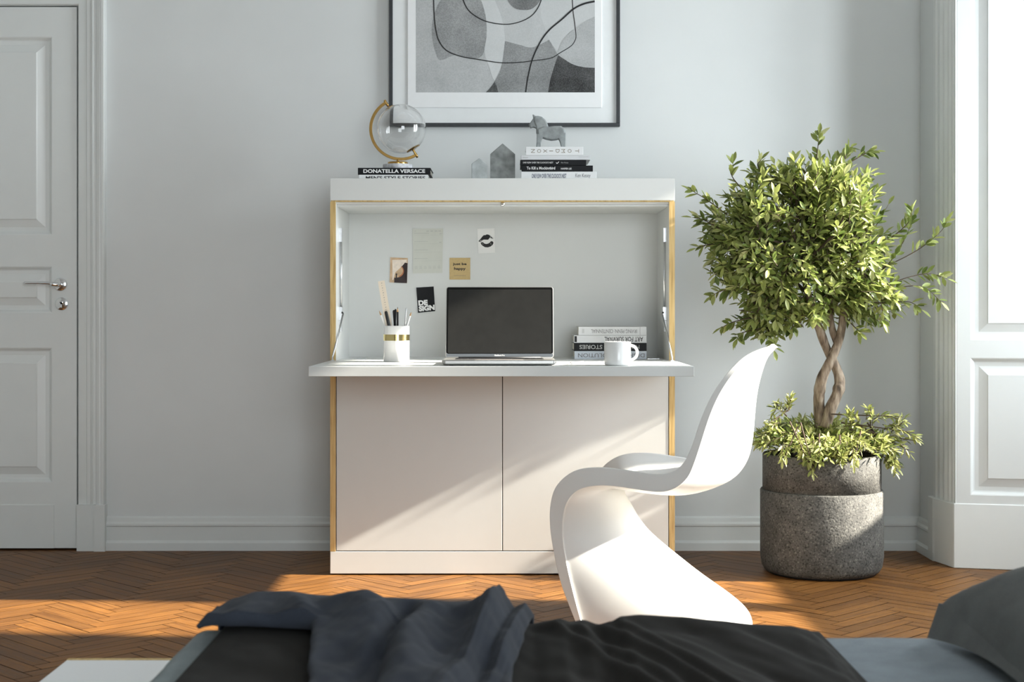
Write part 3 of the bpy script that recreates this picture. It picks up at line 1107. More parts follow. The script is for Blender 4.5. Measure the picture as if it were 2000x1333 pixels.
def horse():
    hp = lambda x, y: ((900 + x / 7.143 - 1000) / F * YO, H - ((210 + y / 7.143) - YH) / F * YO)
    # outline pieces traced in the photo's zoom, each with its own half thickness
    dz = HORSE_Z - hp(0, 545)[1]

    def q(x, y):
        a, b = hp(x, y)
        return a, b + dz + .0001
    bm = bmesh.new()

    def slab(pts, th, bev, yo=0.0):
        n = len(pts)
        c = Vector((sum(p[0] for p in pts) / n, sum(p[1] for p in pts) / n))
        co = [q(*p) for p in pts]
        cq = q(*c)
        out = []
        for yy, k in ((-th, bev), (-th * .45, 1.0), (th * .45, 1.0), (th, bev)):
            out.append([bm.verts.new((cq[0] + (a - cq[0]) * k, YO + yo + yy, cq[1] + (b - cq[1]) * k if b - HORSE_Z > .002 else b)) for a, b in co])
        for r0, r1 in zip(out, out[1:]):
            for i in range(n):
                bm.faces.new((r0[i], r0[(i + 1) % n], r1[(i + 1) % n], r1[i]))
        bm.faces.new(list(reversed(out[0])))
        bm.faces.new(out[-1])
    # body
    slab([(1060, 345), (1052, 275), (1140, 235), (1225, 238), (1300, 228), (1400, 228), (1450, 268), (1466, 310), (1462, 400), (1375, 412), (1330, 425), (1260, 432), (1190, 418), (1140, 400), (1062, 400)], .017, .86)
    # neck and mane
    slab([(1052, 330), (1050, 250), (1010, 150), (1020, 88), (1080, 86), (1130, 100), (1180, 140), (1210, 195), (1225, 250), (1150, 290), (1085, 345)], .012, .82)
    # head
    slab([(1000, 62), (1022, 72), (1045, 92), (1085, 140), (1080, 240), (1045, 262), (1010, 248), (972, 262), (945, 212), (990, 150), (1010, 118)], .0095, .86)
    # legs: two in front, two behind
    for yo in (-.0095, .0095):
        slab([(1060, 340), (1148, 330), (1135, 410), (1118, 470), (1112, 545), (1048, 545), (1058, 440)], .007, .9, yo)
        slab([(1360, 330), (1462, 330), (1462, 420), (1458, 545), (1405, 545), (1385, 460), (1362, 405)], .007, .9, yo)
    bmesh.ops.recalc_face_normals(bm, faces=bm.faces)
    org = Vector((hp(1260, 0)[0], YO, HORSE_Z))
    for v in bm.verts:
        v.co -= org
    me = bpy.data.meshes.new('horse_figurine')
    bm.to_mesh(me)
    bm.free()
    me.materials.append(M['conc_horse'])
    o = bpy.data.objects.new('horse_figurine', me)
    o.location = org
    col.objects.link(o)
    rm = o.modifiers.new('remesh', 'REMESH')
    rm.mode = 'VOXEL'
    rm.voxel_size = .0016
    sm = o.modifiers.new('smooth', 'SMOOTH')
    sm.factor = .5
    sm.iterations = 3
    tag(o, 'grey concrete horse figurine standing on the stacked books', 'figurine')


horse()

# ------------------------------------------------------------------ cards on the bureau back
YC = CYB - .0125
SC = F / YC
kx_ = lambda x: (x - 1000) / SC
kz_ = lambda y: H - (y - YH) / SC


def card(name, quad, material, label, cat, draw=None, mats=()):
    """quad: 4 pixel corners (tl, tr, br, bl)"""
    cxx = sum(p[0] for p in quad) / 4
    cyy = sum(p[1] for p in quad) / 4
    r = thing(name, (kx_(cxx), YC, kz_(quad[2][1])), label, cat, 'cards pinned in the bureau')
    tl, tr, br, bl = [Vector(p) for p in quad]

    def at(u, v, d):
        p = tl.lerp(tr, u).lerp(bl.lerp(br, u), v)
        # corners curl a little away from the board
        curl = .0022 * (abs(u - .5) * 2) ** 3 * (abs(v - .5) * 2)
        return (kx_(p.x), YC - .0004 - d - curl, kz_(p.y))
    mb = MB()
    rows = [[at(i / 8, j / 8, .0006) for i in range(9)] for j in range(9)]
    mb.grid(rows, 0)
    rows = [[at(i / 8, j / 8, 0) for i in range(9)] for j in range(9)]
    mb.grid(rows, 0)
    mb.build('sheet', M[material], r, recalc=False)
    if draw:
        mb = MB()
        draw(mb, at)
        mb.build('artwork', [M[m] for m in mats], r, recalc=False)
    return r


def poly(mb, at, pts, mi, d=.001):
    mb.add([at(u, v, d) for u, v in pts], [tuple(range(len(pts)))], mi)


def bar(mb, at, u0, u1, v0, v1, mi=0, d=.001):
    n = max(1, int((u1 - u0) / .12))
    rows = [[at(u0 + (u1 - u0) * k / n, v, d) for k in range(n + 1)] for v in (v0, v1)]
    mb.grid(rows, mi, False)


def dr_planner(mb, at):
    bar(mb, at, .06, .11, .050, .058)
    for u in (.45, .58, .72, .84):
        bar(mb, at, u, u + .09, .052, .064)
    bar(mb, at, .05, .54, .100, .108)
    bar(mb, at, .88, .96, .115, .124)
    bar(mb, at, .05, .96, .148, .150)
    for v in (.285, .475, .85 * .785):
        bar(mb, at, .05, .5, v, v + .006)
        bar(mb, at, .05, .96, v + .055, v + .057)
    bar(mb, at, .88, .95, .305, .317)
    bar(mb, at, .05, .13, .665, .675)
    for k in range(6):
        u = .06 + k * .155
        bar(mb, at, u, u + .09, .842, .848)
        bar(mb, at, u, u + .10, .872, .878)
        bar(mb, at, u, u + .10, .895, .899)


card('planner_sheet', [(806, 447), (865.5, 446.5), (864, 533.5), (806.5, 534.5)], 'planner', 'tall pale weekly planner sheet with ruled lines on bureau back', 'paper', dr_planner, ['inkpale'])


def dr_lips(mb, at):
    up = [(.05, .50), (.14, .44), (.26, .34), (.36, .27), (.46, .27), (.55, .24), (.66, .26), (.80, .34), (.92, .42), (.80, .42), (.74, .38), (.68, .40), (.62, .46), (.52, .46), (.40, .45), (.30, .46), (.18, .53), (.08, .53)]
    poly(mb, at, up, 0)
    lo = [(.17, .56), (.30, .55), (.36, .60), (.48, .63), (.60, .62), (.70, .58), (.78, .52), (.88, .54), (.92, .60), (.86, .68), (.74, .74), (.58, .77), (.42, .76), (.28, .70), (.20, .64)]
    poly(mb, at, lo, 0)
    for u0, v0, u1, v1 in ((.12, .50, .22, .46), (.70, .40, .76, .33), (.80, .41, .84, .37), (.26, .58, .30, .66), (.74, .60, .78, .68)):
        poly(mb, at, [(u0, v0), (u0 + .015, v0 + .01), (u1 + .01, v1 + .01), (u1, v1)], 1, .0013)


card('lips_card', [(932, 447), (966, 446), (967, 494), (934, 495.5)], 'paper', 'white card printed with a black lipstick kiss', 'card', dr_lips, ['ink', 'inkwhite'])


def dr_kraft(mb, at):
    text_into(mb, 'just be', .16, .82, -.37, -.22, lambda u, v: at(u, -v, .001), .03)
    text_into(mb, 'happy', .22, .78, -.595, -.43, lambda u, v: at(u, -v, .001), .03)
    bar(mb, at, .22, .78, .81, .825, 1)


card('quote_card', [(878, 504), (918.5, 504), (918.5, 546.5), (878, 546.5)], 'kraft', 'square kraft brown card with black lettering above the laptop', 'card', dr_kraft, ['ink', 'inktaupe'])


def dr_photo(mb, at):
    cr = [(.40 + .36 * math.cos(a), .52 - .27 * math.sin(a)) for a in [2 * math.pi * k / 28 for k in range(28)]]
    poly(mb, at, [(.12, .10), (.95, .06), (.95, .3), (.8, .25), (.3, .6), (.2, .9), (.16, .9)], 0, .0009)
    # dark vault to the right with a round opening
    arc = [(.36 + .44 * math.cos(a), .53 - .27 * math.sin(a)) for a in [math.radians(88 - k * 8) for k in range(20)]]
    poly(mb, at, [(.42, .25), (.60, .19), (.80, .18), (1.0, .20), (1.0, 1.0), (.26, 1.0), (.26, .80), (.36, .80)] + arc[::-1], 1, .0011)
    arc2 = [(.34 + .40 * math.cos(a), .52 - .235 * math.sin(a)) for a in [math.radians(70 - k * 8) for k in range(18)]]
    poly(mb, at, arc + arc2[::-1], 2, .0013)
    bar(mb, at, .34, .41, .70, .80, 1, .0014)
    poly(mb, at, [(.375 + .05 * math.cos(a), .665 - .04 * math.sin(a)) for a in [2 * math.pi * k / 12 for k in range(12)]], 1, .0014)


card('photo_card', [(762.5, 503), (796.5, 504.5), (795, 553.5), (761, 552)], 'phototan', 'small tan and dark brown photo card, a figure in a round opening', 'card', dr_photo, ['photocream', 'photobrown', 'photoorange'])


def dr_design(mb, at):
    f = lambda u, v: at(u, -v, .001)
    text_into(mb, 'DE', .06, .60, -.725, -.515, f, .06)
    text_into(mb, 'SIGN', .06, .985, -.955, -.735, f, .06)


card('typography_card', [(813, 562), (847, 560), (850, 608), (816.5, 611.5)], 'cov_black', 'tilted black card with bold white capitals beside the pen cup', 'card', dr_design, ['inkwhite'])

# ------------------------------------------------------------------ laptop
def laptop():
    yb, yf = 5.02, 4.765
    W = 224.0 / F * yf
    cx = (974.5 - 1000) / F * yf
    zb = ZD + .002
    zt = ZD + .0165
    r = thing('laptop', (cx, (yb + yf) / 2, ZD), 'open grey laptop with blank black screen on the bureau flap', 'laptop')

    def rrect(x0, x1, y0, y1, rad, n=6):
        pts = []
        for (ox, oy, a0) in ((x1 - rad, y1 - rad, 0), (x0 + rad, y1 - rad, 90), (x0 + rad, y0 + rad, 180), (x1 - rad, y0 + rad, 270)):
            for k in range(n + 1):
                a = math.radians(a0 + 90 * k / n)
                pts.append((ox + rad * math.cos(a), oy + rad * math.sin(a)))
        return pts
    mb = MB()
    base = rrect(cx - W / 2, cx + W / 2, yf, yb, .012)
    ins = rrect(cx - W / 2 + .008, cx + W / 2 - .008, yf + .008, yb - .004, .010)
    n = len(base)
    rings = [[(x, y, zb) for x, y in ins], [(x, y, zb + .005) for x, y in base], [(x, y, zt - .001) for x, y in base], [(x + (cx - x) * .004, y + ((yb + yf) / 2 - y) * .006, zt) for x, y in base]]
    mb.grid(rings, 0, False, close_u=True)
    mb.add(rings[0], [tuple(range(n - 1, -1, -1))])
    mb.add(rings[-1], [tuple(range(n))])
    for sx in (-1, 1):
        for yy in (yf + .03, yb - .03):
            mb.lathe([(0, ZD + .0002), (.006, ZD + .0002), (.006, zb + .0005)], (cx + sx * (W / 2 - .03), yy, 0), 12, 1)
    mb.box(cx - .028, cx + .028, yf + .0005, yf + .004, zt - .0012, zt + .0003, 2)
    b = mb.build('base', [M['aluminium'], M['black'], M['inkgrey']], r)
    mb = MB()
    kx0, kx1, ky0, ky1 = cx - W * .39, cx + W * .39, yf + .120, yb - .028
    mb.box(kx0 - .003, kx1 + .003, ky0 - .003, ky1 + .003, zt + .0001, zt + .0004)
    rows, cols = 6, 14
    for j in range(rows):
        for i in range(cols):
            if j == 0 and 4 <= i <= 8:
                continue
            w = (kx1 - kx0) / cols
            h = (ky1 - ky0) / rows
            mb.box(kx0 + i * w + .0012, kx0 + (i + 1) * w - .0012, ky0 + j * h + .0012, ky0 + (j + 1) * h - .0012, zt + .0004, zt + .0016)
    w = (kx1 - kx0) / cols
    mb.box(kx0 + 4 * w + .0012, kx0 + 9 * w - .0012, ky0 + .0012, ky0 + (ky1 - ky0) / rows - .0012, zt + .0004, zt + .0016)
    mb.build('keyboard', M['keys'], b)
    mb = MB()
    mb.box(cx - W * .215, cx + W * .215, yf + .010, yf + .108, zt + .0001, zt + .0006)
    mb.build('trackpad', M['trackpad'], b)
    # lid tilted back
    top_y = P(0, 561, yb + .055).z
    L = math.hypot(.055, top_y - zt)
    tilt = math.atan2(.055, top_y - zt)
    lid = MB()
    Wl = 210.5 / F * (yb + .02)
    lo = rrect(cx - Wl / 2, cx + Wl / 2, 0, L, .009)
    lo = [(x, max(y, 0)) for x, y in lo]
    # square bottom corners
    lo = [(x, y) for x, y in lo]
    f3 = lambda a, c, h: (a, yb + math.sin(tilt) * c + math.cos(tilt) * h, zt + .001 + math.cos(tilt) * c - math.sin(tilt) * h)
    lid.prism(lo, f3, 0.0, .006)
    lidm = lid.build('lid', M['aluminium'], r, bevel=.0012)
    mb = MB()
    mb.prism(rrect(cx - Wl / 2 + .0022, cx + Wl / 2 - .0022, .0135, L - .0022, .007), f3, -.0008, -.0001)
    mb.build('bezel', M['bezel'], lidm)
    mb = MB()
    mb.prism(rrect(cx - Wl / 2 + .0075, cx + Wl / 2 - .0075, .016, L - .010, .003), f3, -.0014, -.0009)
    mb.build('display', M['display'], lidm)
    mb = MB()
    mb.prism([(cx - Wl / 2 + .003, .003), (cx + Wl / 2 - .003, .003), (cx + Wl / 2 - .003, .0132), (cx - Wl / 2 + .003, .0132)], f3, -.0006, -.0001)
    mb.build('chin', M['chin'], lidm)
    mb = MB()
    text_into(mb, 'MacBook Pro', cx - .017, cx + .017, .0055, .0105, lambda u, v: f3(u, v, -.0009), .01)
    mb.build('lettering', M['inkwhite'], lidm, recalc=False)
    mb = MB()
    mb.tube([(cx - Wl * .38, yb + .001, zt + .001), (cx + Wl * .38, yb + .001, zt + .001)], .0035, 10)
    mb.build('hinge', M['black'], r)


laptop()

# ------------------------------------------------------------------ mug
def mug():
    yc = 4.80
    s = F / yc
    cx = (1206 - 1000) / s
    R = 26.0 / s
    zt = H - (667.5 - YH) / s
    z0 = ZD + .0002
    r = thing('mug', (cx, yc, z0), 'plain white mug on the bureau flap in front of books', 'mug')
    mb = MB()
    mb.lathe([(0, z0 + .002), (R * .80, z0 + .002), (R * .84, z0), (R * .92, z0 + .001), (R * .985, z0 + .005), (R, z0 + .012), (R, zt - .002), (R - .0015, zt), (R - .003, zt - .001), (R - .0038, zt - .006), (R - .0038, z0 + .012), (R * .8, z0 + .006), (0, z0 + .006)], (cx, yc, 0), 56)
    mb.build('body', M['ceramic'], r)
    mb = MB()
    zc = H - (689 - YH) / s
    pts = []
    for k in range(17):
        a = math.radians(105 - 210 * k / 16)
        pts.append((cx + R - .003 + .0235 * max(math.cos(a), -.05) + .0005, yc, zc + .0235 * math.sin(a)))
    mb.tube(pts, [.0045] * 17, 12)
    mb.build('handle', M['ceramic'], r)
    # coffee is not visible


mug()

# ------------------------------------------------------------------ pen cup and what stands in it
def pencup():
    yc = 5.16
    s = F / yc
    cx = (774.5 - 1000) / s
    R = 25.2 / s
    zt = H - (636.5 - YH) / s
    z0 = ZD + .0002
    g = thing('pen_cup', (cx, yc, z0), 'white cylindrical pen cup with a gold band', 'pen cup')
    mb = MB()
    mb.lathe([(0, z0), (R - .002, z0), (R, z0 + .002), (R, zt - .001), (R - .001, zt), (R - .003, zt), (R - .0035, zt - .002), (R - .0035, z0 + .006), (0, z0 + .006)], (cx, yc, 0), 56)
    mb.build('body', M['ceramic'], g)
    mb = MB()
    za, zb = H - (665.5 - YH) / s, H - (653.5 - YH) / s
    mb.lathe([(R + .0001, za), (R + .0008, za), (R + .0008, zb), (R + .0001, zb)], (cx, yc, 0), 56, smooth=False, closed_profile=True)
    mb.build('gold_band', M['gold'], g)
    zf = z0 + .0075

    def stick(px, py, fx, fy, rad, mats, name, label, cat, tip=None, dy=0.0, grp=None):
        """from the pixel of the tip down to an offset (fx, fy) on the cup floor"""
        top = P(px, py, yc + dy)
        bot = Vector((cx + fx, yc + fy, zf))
        d = (top - bot)
        if tip is None:
            mb = MB()
            mb.tube([bot, bot.lerp(top, .97), top], [rad, rad, rad * .6], 10)
            o = mb.build(name, mats[0], origin=bot)
            return tag(o, label, cat, grp)
        r = thing(name, bot, label, cat, grp)
        L = d.length
        a = bot.lerp(top, 1 - .017 / L)
        b = bot.lerp(top, 1 - .005 / L)
        mb = MB()
        mb.tube([bot, a], [rad, rad], 8, smooth=False)
        mb.build('shaft', mats[0], r)
        mb = MB()
        mb.tube([a, b], [rad * .97, rad * .42], 10)
        mb.build('sharpened_tip', mats[1], r)
        mb = MB()
        mb.tube([b, top], [rad * .42, rad * .08], 8)
        mb.build('lead', mats[2], r)
        return r
    gp_ = 'pencils and pens in the cup'
    stick(740.5, 607, .008, .004, .0033, [M['inkwhite'], M['pencilwood'], M['pencilwood']], 'pencil', 'white pencil leaning far left in the pen cup', 'pencil', True, .0, gp_)
    stick(753.5, 608, .002, -.026, .0055, [M['black']], 'marker_pen', 'thick black marker in front of the ruler in the cup', 'pen', None, -.02, gp_)
    stick(769, 606, .004, .012, .0045, [M['black']], 'marker_pen', 'black pen leaning right at the middle of the pen cup', 'pen', None, .01, gp_)
    stick(776.5, 600, .0045, -.012, .0036, [M['black'], M['pencilwood'], M['ink']], 'pencil', 'black pencil with sharpened wood tip in the pen cup', 'pencil', True, -.012, gp_)
    stick(772.5, 604, -.012, .0, .004, [M['cov_black']], 'marker_pen', 'short black pen left of the black pencil in the cup', 'pen', None, .0, gp_)
    stick(793.8, 601.5, .018, .010, .0022, [M['steel']], 'steel_scriber', 'thin upright steel stick at right of the pen cup', 'pen', None, .012, gp_)
    stick(804, 608, -.004, .024, .0032, [M['inkwhite'], M['pencilwood'], M['inkpale']], 'pencil', 'white pencil leaning far right in the pen cup', 'pencil', True, .02, gp_)
    # ruler
    top = P(744.5, 549, yc - .012)
    bot = Vector((cx - .006, yc - .012, zf + .002))
    d = (top - bot).normalized()
    w = Vector((d.z, 0, -d.x)) * .0115
    th = Vector((0, .0022, 0))
    r = thing('ruler', bot, 'tall beige wooden ruler leaning left out of the pen cup', 'ruler')
    mb = MB()
    v = [bot - w, bot + w, top + w, top - w]
    mb.add([p - th * .5 for p in v] + [p + th * .5 for p in v], [(0, 1, 2, 3), (7, 6, 5, 4), (0, 4, 5, 1), (1, 5, 6, 2), (2, 6, 7, 3), (3, 7, 4, 0)])
    mb.build('blade', M['ruler'], r)
    mb = MB()
    L = (top - bot).length
    for k in range(30):
        c = top - d * (.008 + k * (L - .02) / 30) - th * .65
        ln = .0035 if k % 2 == 0 else .002
        a = c - w * .12
        b = c - w * .12 + w.normalized() * ln
        u = d * .0009
        mb.add([a - u, b - u, b + u, a + u], [(0, 1, 2, 3)])
    mb.build('scale', M['inkgrey'], r, recalc=False)


pencup()

# pen lying on the flap
def desk_pen():
    a, b = Vector((P(1107, 712, 4.84).x, 4.84, ZD + .0042)), Vector((P(1137, 705, 5.05).x, 5.05, ZD + .0042))
    a = Vector(((1110 - 1000) / F * 4.86, 4.86, ZD + .0044))
    b = Vector(((1139 - 1000) / F * 4.99, 4.99, ZD + .0044))
    r = thing('ballpoint_pen', (a + b) / 2 - Vector((0, 0, .0042)), 'slim grey pen lying on the flap between laptop and mug', 'pen')
    mb = MB()
    mb.tube([a, a.lerp(b, .08), a.lerp(b, .14)], [.0008, .0025, .0038], 12)
    mb.build('nib', M['steel'], r)
    mb = MB()
    mb.tube([a.lerp(b, .14), a.lerp(b, .5), b], [.0040, .0046, .0044], 12)
    mb.build('barrel', M['pengrey'], r)


desk_pen()

# ------------------------------------------------------------------ cantilever chair
def chair():
    f = Vector((-.94, .342, 0))
    r_ = Vector((.94, -.342, 0))               # rearwards
    wd = Vector((.342, .94, 0))                # near side to far side
    Om = Vector((.287, 4.52, 0))               # mid-plane origin on the floor

    def loc(px, py, w):
        O = Om - wd * w
        dx = (px - 1000) / F
        # solve t*dx - Ox = -2.7485 (t - Oy)
        k = .94 / .342
        t = (O.x + k * O.y) / (dx + k)
        a = (Vector((t * dx, t, 0)) - O).dot(r_)
        return a, H - t * (py - YH) / F
    E = [(1503, 676), (1458.7, 691.8), (1422.7, 725.5), (1395.7, 761.6), (1375.4, 802), (1362, 838), (1350.7, 874), (1337, 901), (1321, 919), (1292, 928), (1256, 924.6), (1211, 917), (1175, 913.7), (1134.5, 915.5), (1107.5, 928), (1085, 950.7), (1076, 977.7), (1072.9, 1009), (1076, 1049.7), (1085, 1099), (1096, 1144), (1109.8, 1180), (1123, 1214), (1132, 1236)]
    B = [(1507, 681), (1470, 698), (1437, 724), (1407, 767), (1387.5, 810), (1375, 848), (1364, 883), (1353, 914), (1340, 939), (1305, 962), (1262, 960), (1216, 952.5), (1180, 949), (1146, 952), (1124, 961), (1109, 978), (1102, 998), (1099, 1020), (1099, 1055), (1106, 1098), (1115.5, 1140), (1124.5, 1176), (1134, 1210), (1142, 1236)]
    W = [.05, .135, .185, .208, .218, .222, .226, .228, .23, .235, .24, .24, .24, .236, .23, .224, .217, .212, .21, .21, .212, .216, .222, .225]
    # centre-line offsets from B (a, z); below the seat the absolute a of the rear sweep
    CO = [(0.000, .003), (.012, 0), (.035, -.004), (.058, -.008), (.078, -.014), (.092, -.020), (.097, -.028), (.090, -.028), (.070, -.029), (.030, -.027), (.0, -.026), (0, -.030), (.004, -.024), (.016, -.022)]
    CA = {14: .036, 15: .046, 16: .062, 17: .085, 18: .122, 19: .206, 20: .290, 21: .372, 22: .428, 23: .437}
    ctrl = []
    for i in range(24):
        w = W[i]
        e, b = loc(*E[i], w), loc(*B[i], w)
        if i >= 22:
            pass
        if i < 14:
            c = (b[0] + CO[i][0], b[1] + CO[i][1])
        else:
            c = (CA[i], b[1] - (.018 if i == 14 else .012 if i == 15 else 0))
        if i == 23:
            e, b, c = (e[0], 0.0), (b[0], 0.0), (c[0], 0.0)
        nexp = 2.2 if i < 9 else (3.0 if i < 14 else 2.3 if i < 18 else 2.3 + .25 * (i - 17))
        ctrl.append((e[0], e[1], b[0], b[1], c[0], c[1], w, nexp))
    # Catmull over all eight channels
    rows = []
    n = len(ctrl)
    sub = 5
    ch = []
    for i in range(n - 1):
        p0, p1, p2, p3 = ctrl[max(i - 1, 0)], ctrl[i], ctrl[i + 1], ctrl[min(i + 2, n - 1)]
        for k in range(sub):
            t = k / sub
            ch.append([0.5 * (2 * p1[m] + (p2[m] - p0[m]) * t + (2 * p0[m] - 5 * p1[m] + 4 * p2[m] - p3[m]) * t * t + (3 * p1[m] - p0[m] - 3 * p2[m] + p3[m]) * t ** 3) for m in range(8)])
    ch.append(list(ctrl[-1]))
    # light smoothing of the channels keeps the traced edges from wobbling
    for _ in range(6):
        ch = [ch[0]] + [[(ch[i - 1][m] + 2 * ch[i][m] + ch[i + 1][m]) / 4 for m in range(8)] for i in range(1, len(ch) - 1)] + [ch[-1]]
    NV = 18

    def pt(a, z, y):
        return Om + r_ * a + wd * y + Vector((0, 0, z))
    for (ea, ez, ba, bz_, ca, cz, w, ne) in ch:
        d = Vector((ea - ba, ez - bz_))
        d = d.normalized() if d.length > 1e-6 else Vector((-1, 0))
        fa, fz = ca + d.x * .011, cz + d.y * .011
        loop = []
        vs = [-math.cos(math.pi * k / NV) for k in range(NV + 1)]
        wi = w - min(.006, w * .3)
        for v in vs:                                    # rear, near to far
            q = 1 - abs(v) ** ne
            loop.append(pt(ba + (ca - ba) * q, bz_ + (cz - bz_) * q, wi * v))
        loop.append(pt(ba, bz_, w))
        loop.append(pt(ea, ez, w))
        for v in reversed(vs):                          # front, far to near
            q = 1 - abs(v) ** ne
            loop.append(pt(ea + (fa - ea) * q, ez + (fz - ez) * q, wi * v * .985))
        loop.append(pt(ea, ez, -w))
        loop.append(pt(ba, bz_, -w))
        rows.append(loop)
    mb = MB()
    mb.grid(rows, 0, True, close_u=True)
    m = len(rows[0])
    mb.add(rows[0], [tuple(range(m))])
    mb.add(rows[-1], [tuple(range(m - 1, -1, -1))])
    o = mb.build('cantilever_chair', M['chair'], origin=(Om.x + .15, Om.y, 0), bevel=.0045, seg=3)
    o.data.validate()
    o.modifiers['bevel'].angle_limit = math.radians(48)
    o.modifiers['bevel'].harden_normals = True
    tag(o, 'white one-piece S-shaped plastic chair pulled up to the bureau', 'chair')


chair()

# ------------------------------------------------------------------ potted tree
def leaf_shape(mb, base, d, up, L, W, tints, tint, curl=.15):
    d = d.normalized()
    sd = d.cross(up)
    if sd.length < 1e-4:
        sd = d.orthogonal()
    sd.normalize()
    nm = sd.cross(d)
    pts = []
    for t, w, lift in ((0, 0, 0), (.22, .62, .0), (.5, 1.0, .0), (.78, .70, .0), (1.0, 0, 0)):
        c = base + d * L * t - nm * L * curl * t * t
        pts.append((c - nm * W * .12 * w, c + sd * W * w * .5 + nm * W * .1 * w, c - sd * W * w * .5 + nm * W * .1 * w))
    v = [pts[0][0], pts[1][0], pts[1][1], pts[1][2], pts[2][0], pts[2][1], pts[2][2], pts[3][0], pts[3][1], pts[3][2], pts[4][0]]
    f = [(0, 1, 2), (0, 3, 1), (1, 4, 5, 2), (3, 6, 4, 1), (4, 7, 8, 5), (6, 9, 7, 4), (7, 10, 8), (9, 10, 7)]
    mb.add(v, f, 0, True)
    tints.extend([tint] * len(f))


def rnd_dir(rng):
    while True:
        v = Vector((rng.uniform(-1, 1), rng.uniform(-1, 1), rng.uniform(-1, 1)))
        if .05 < v.length < 1:
            return v.normalized()


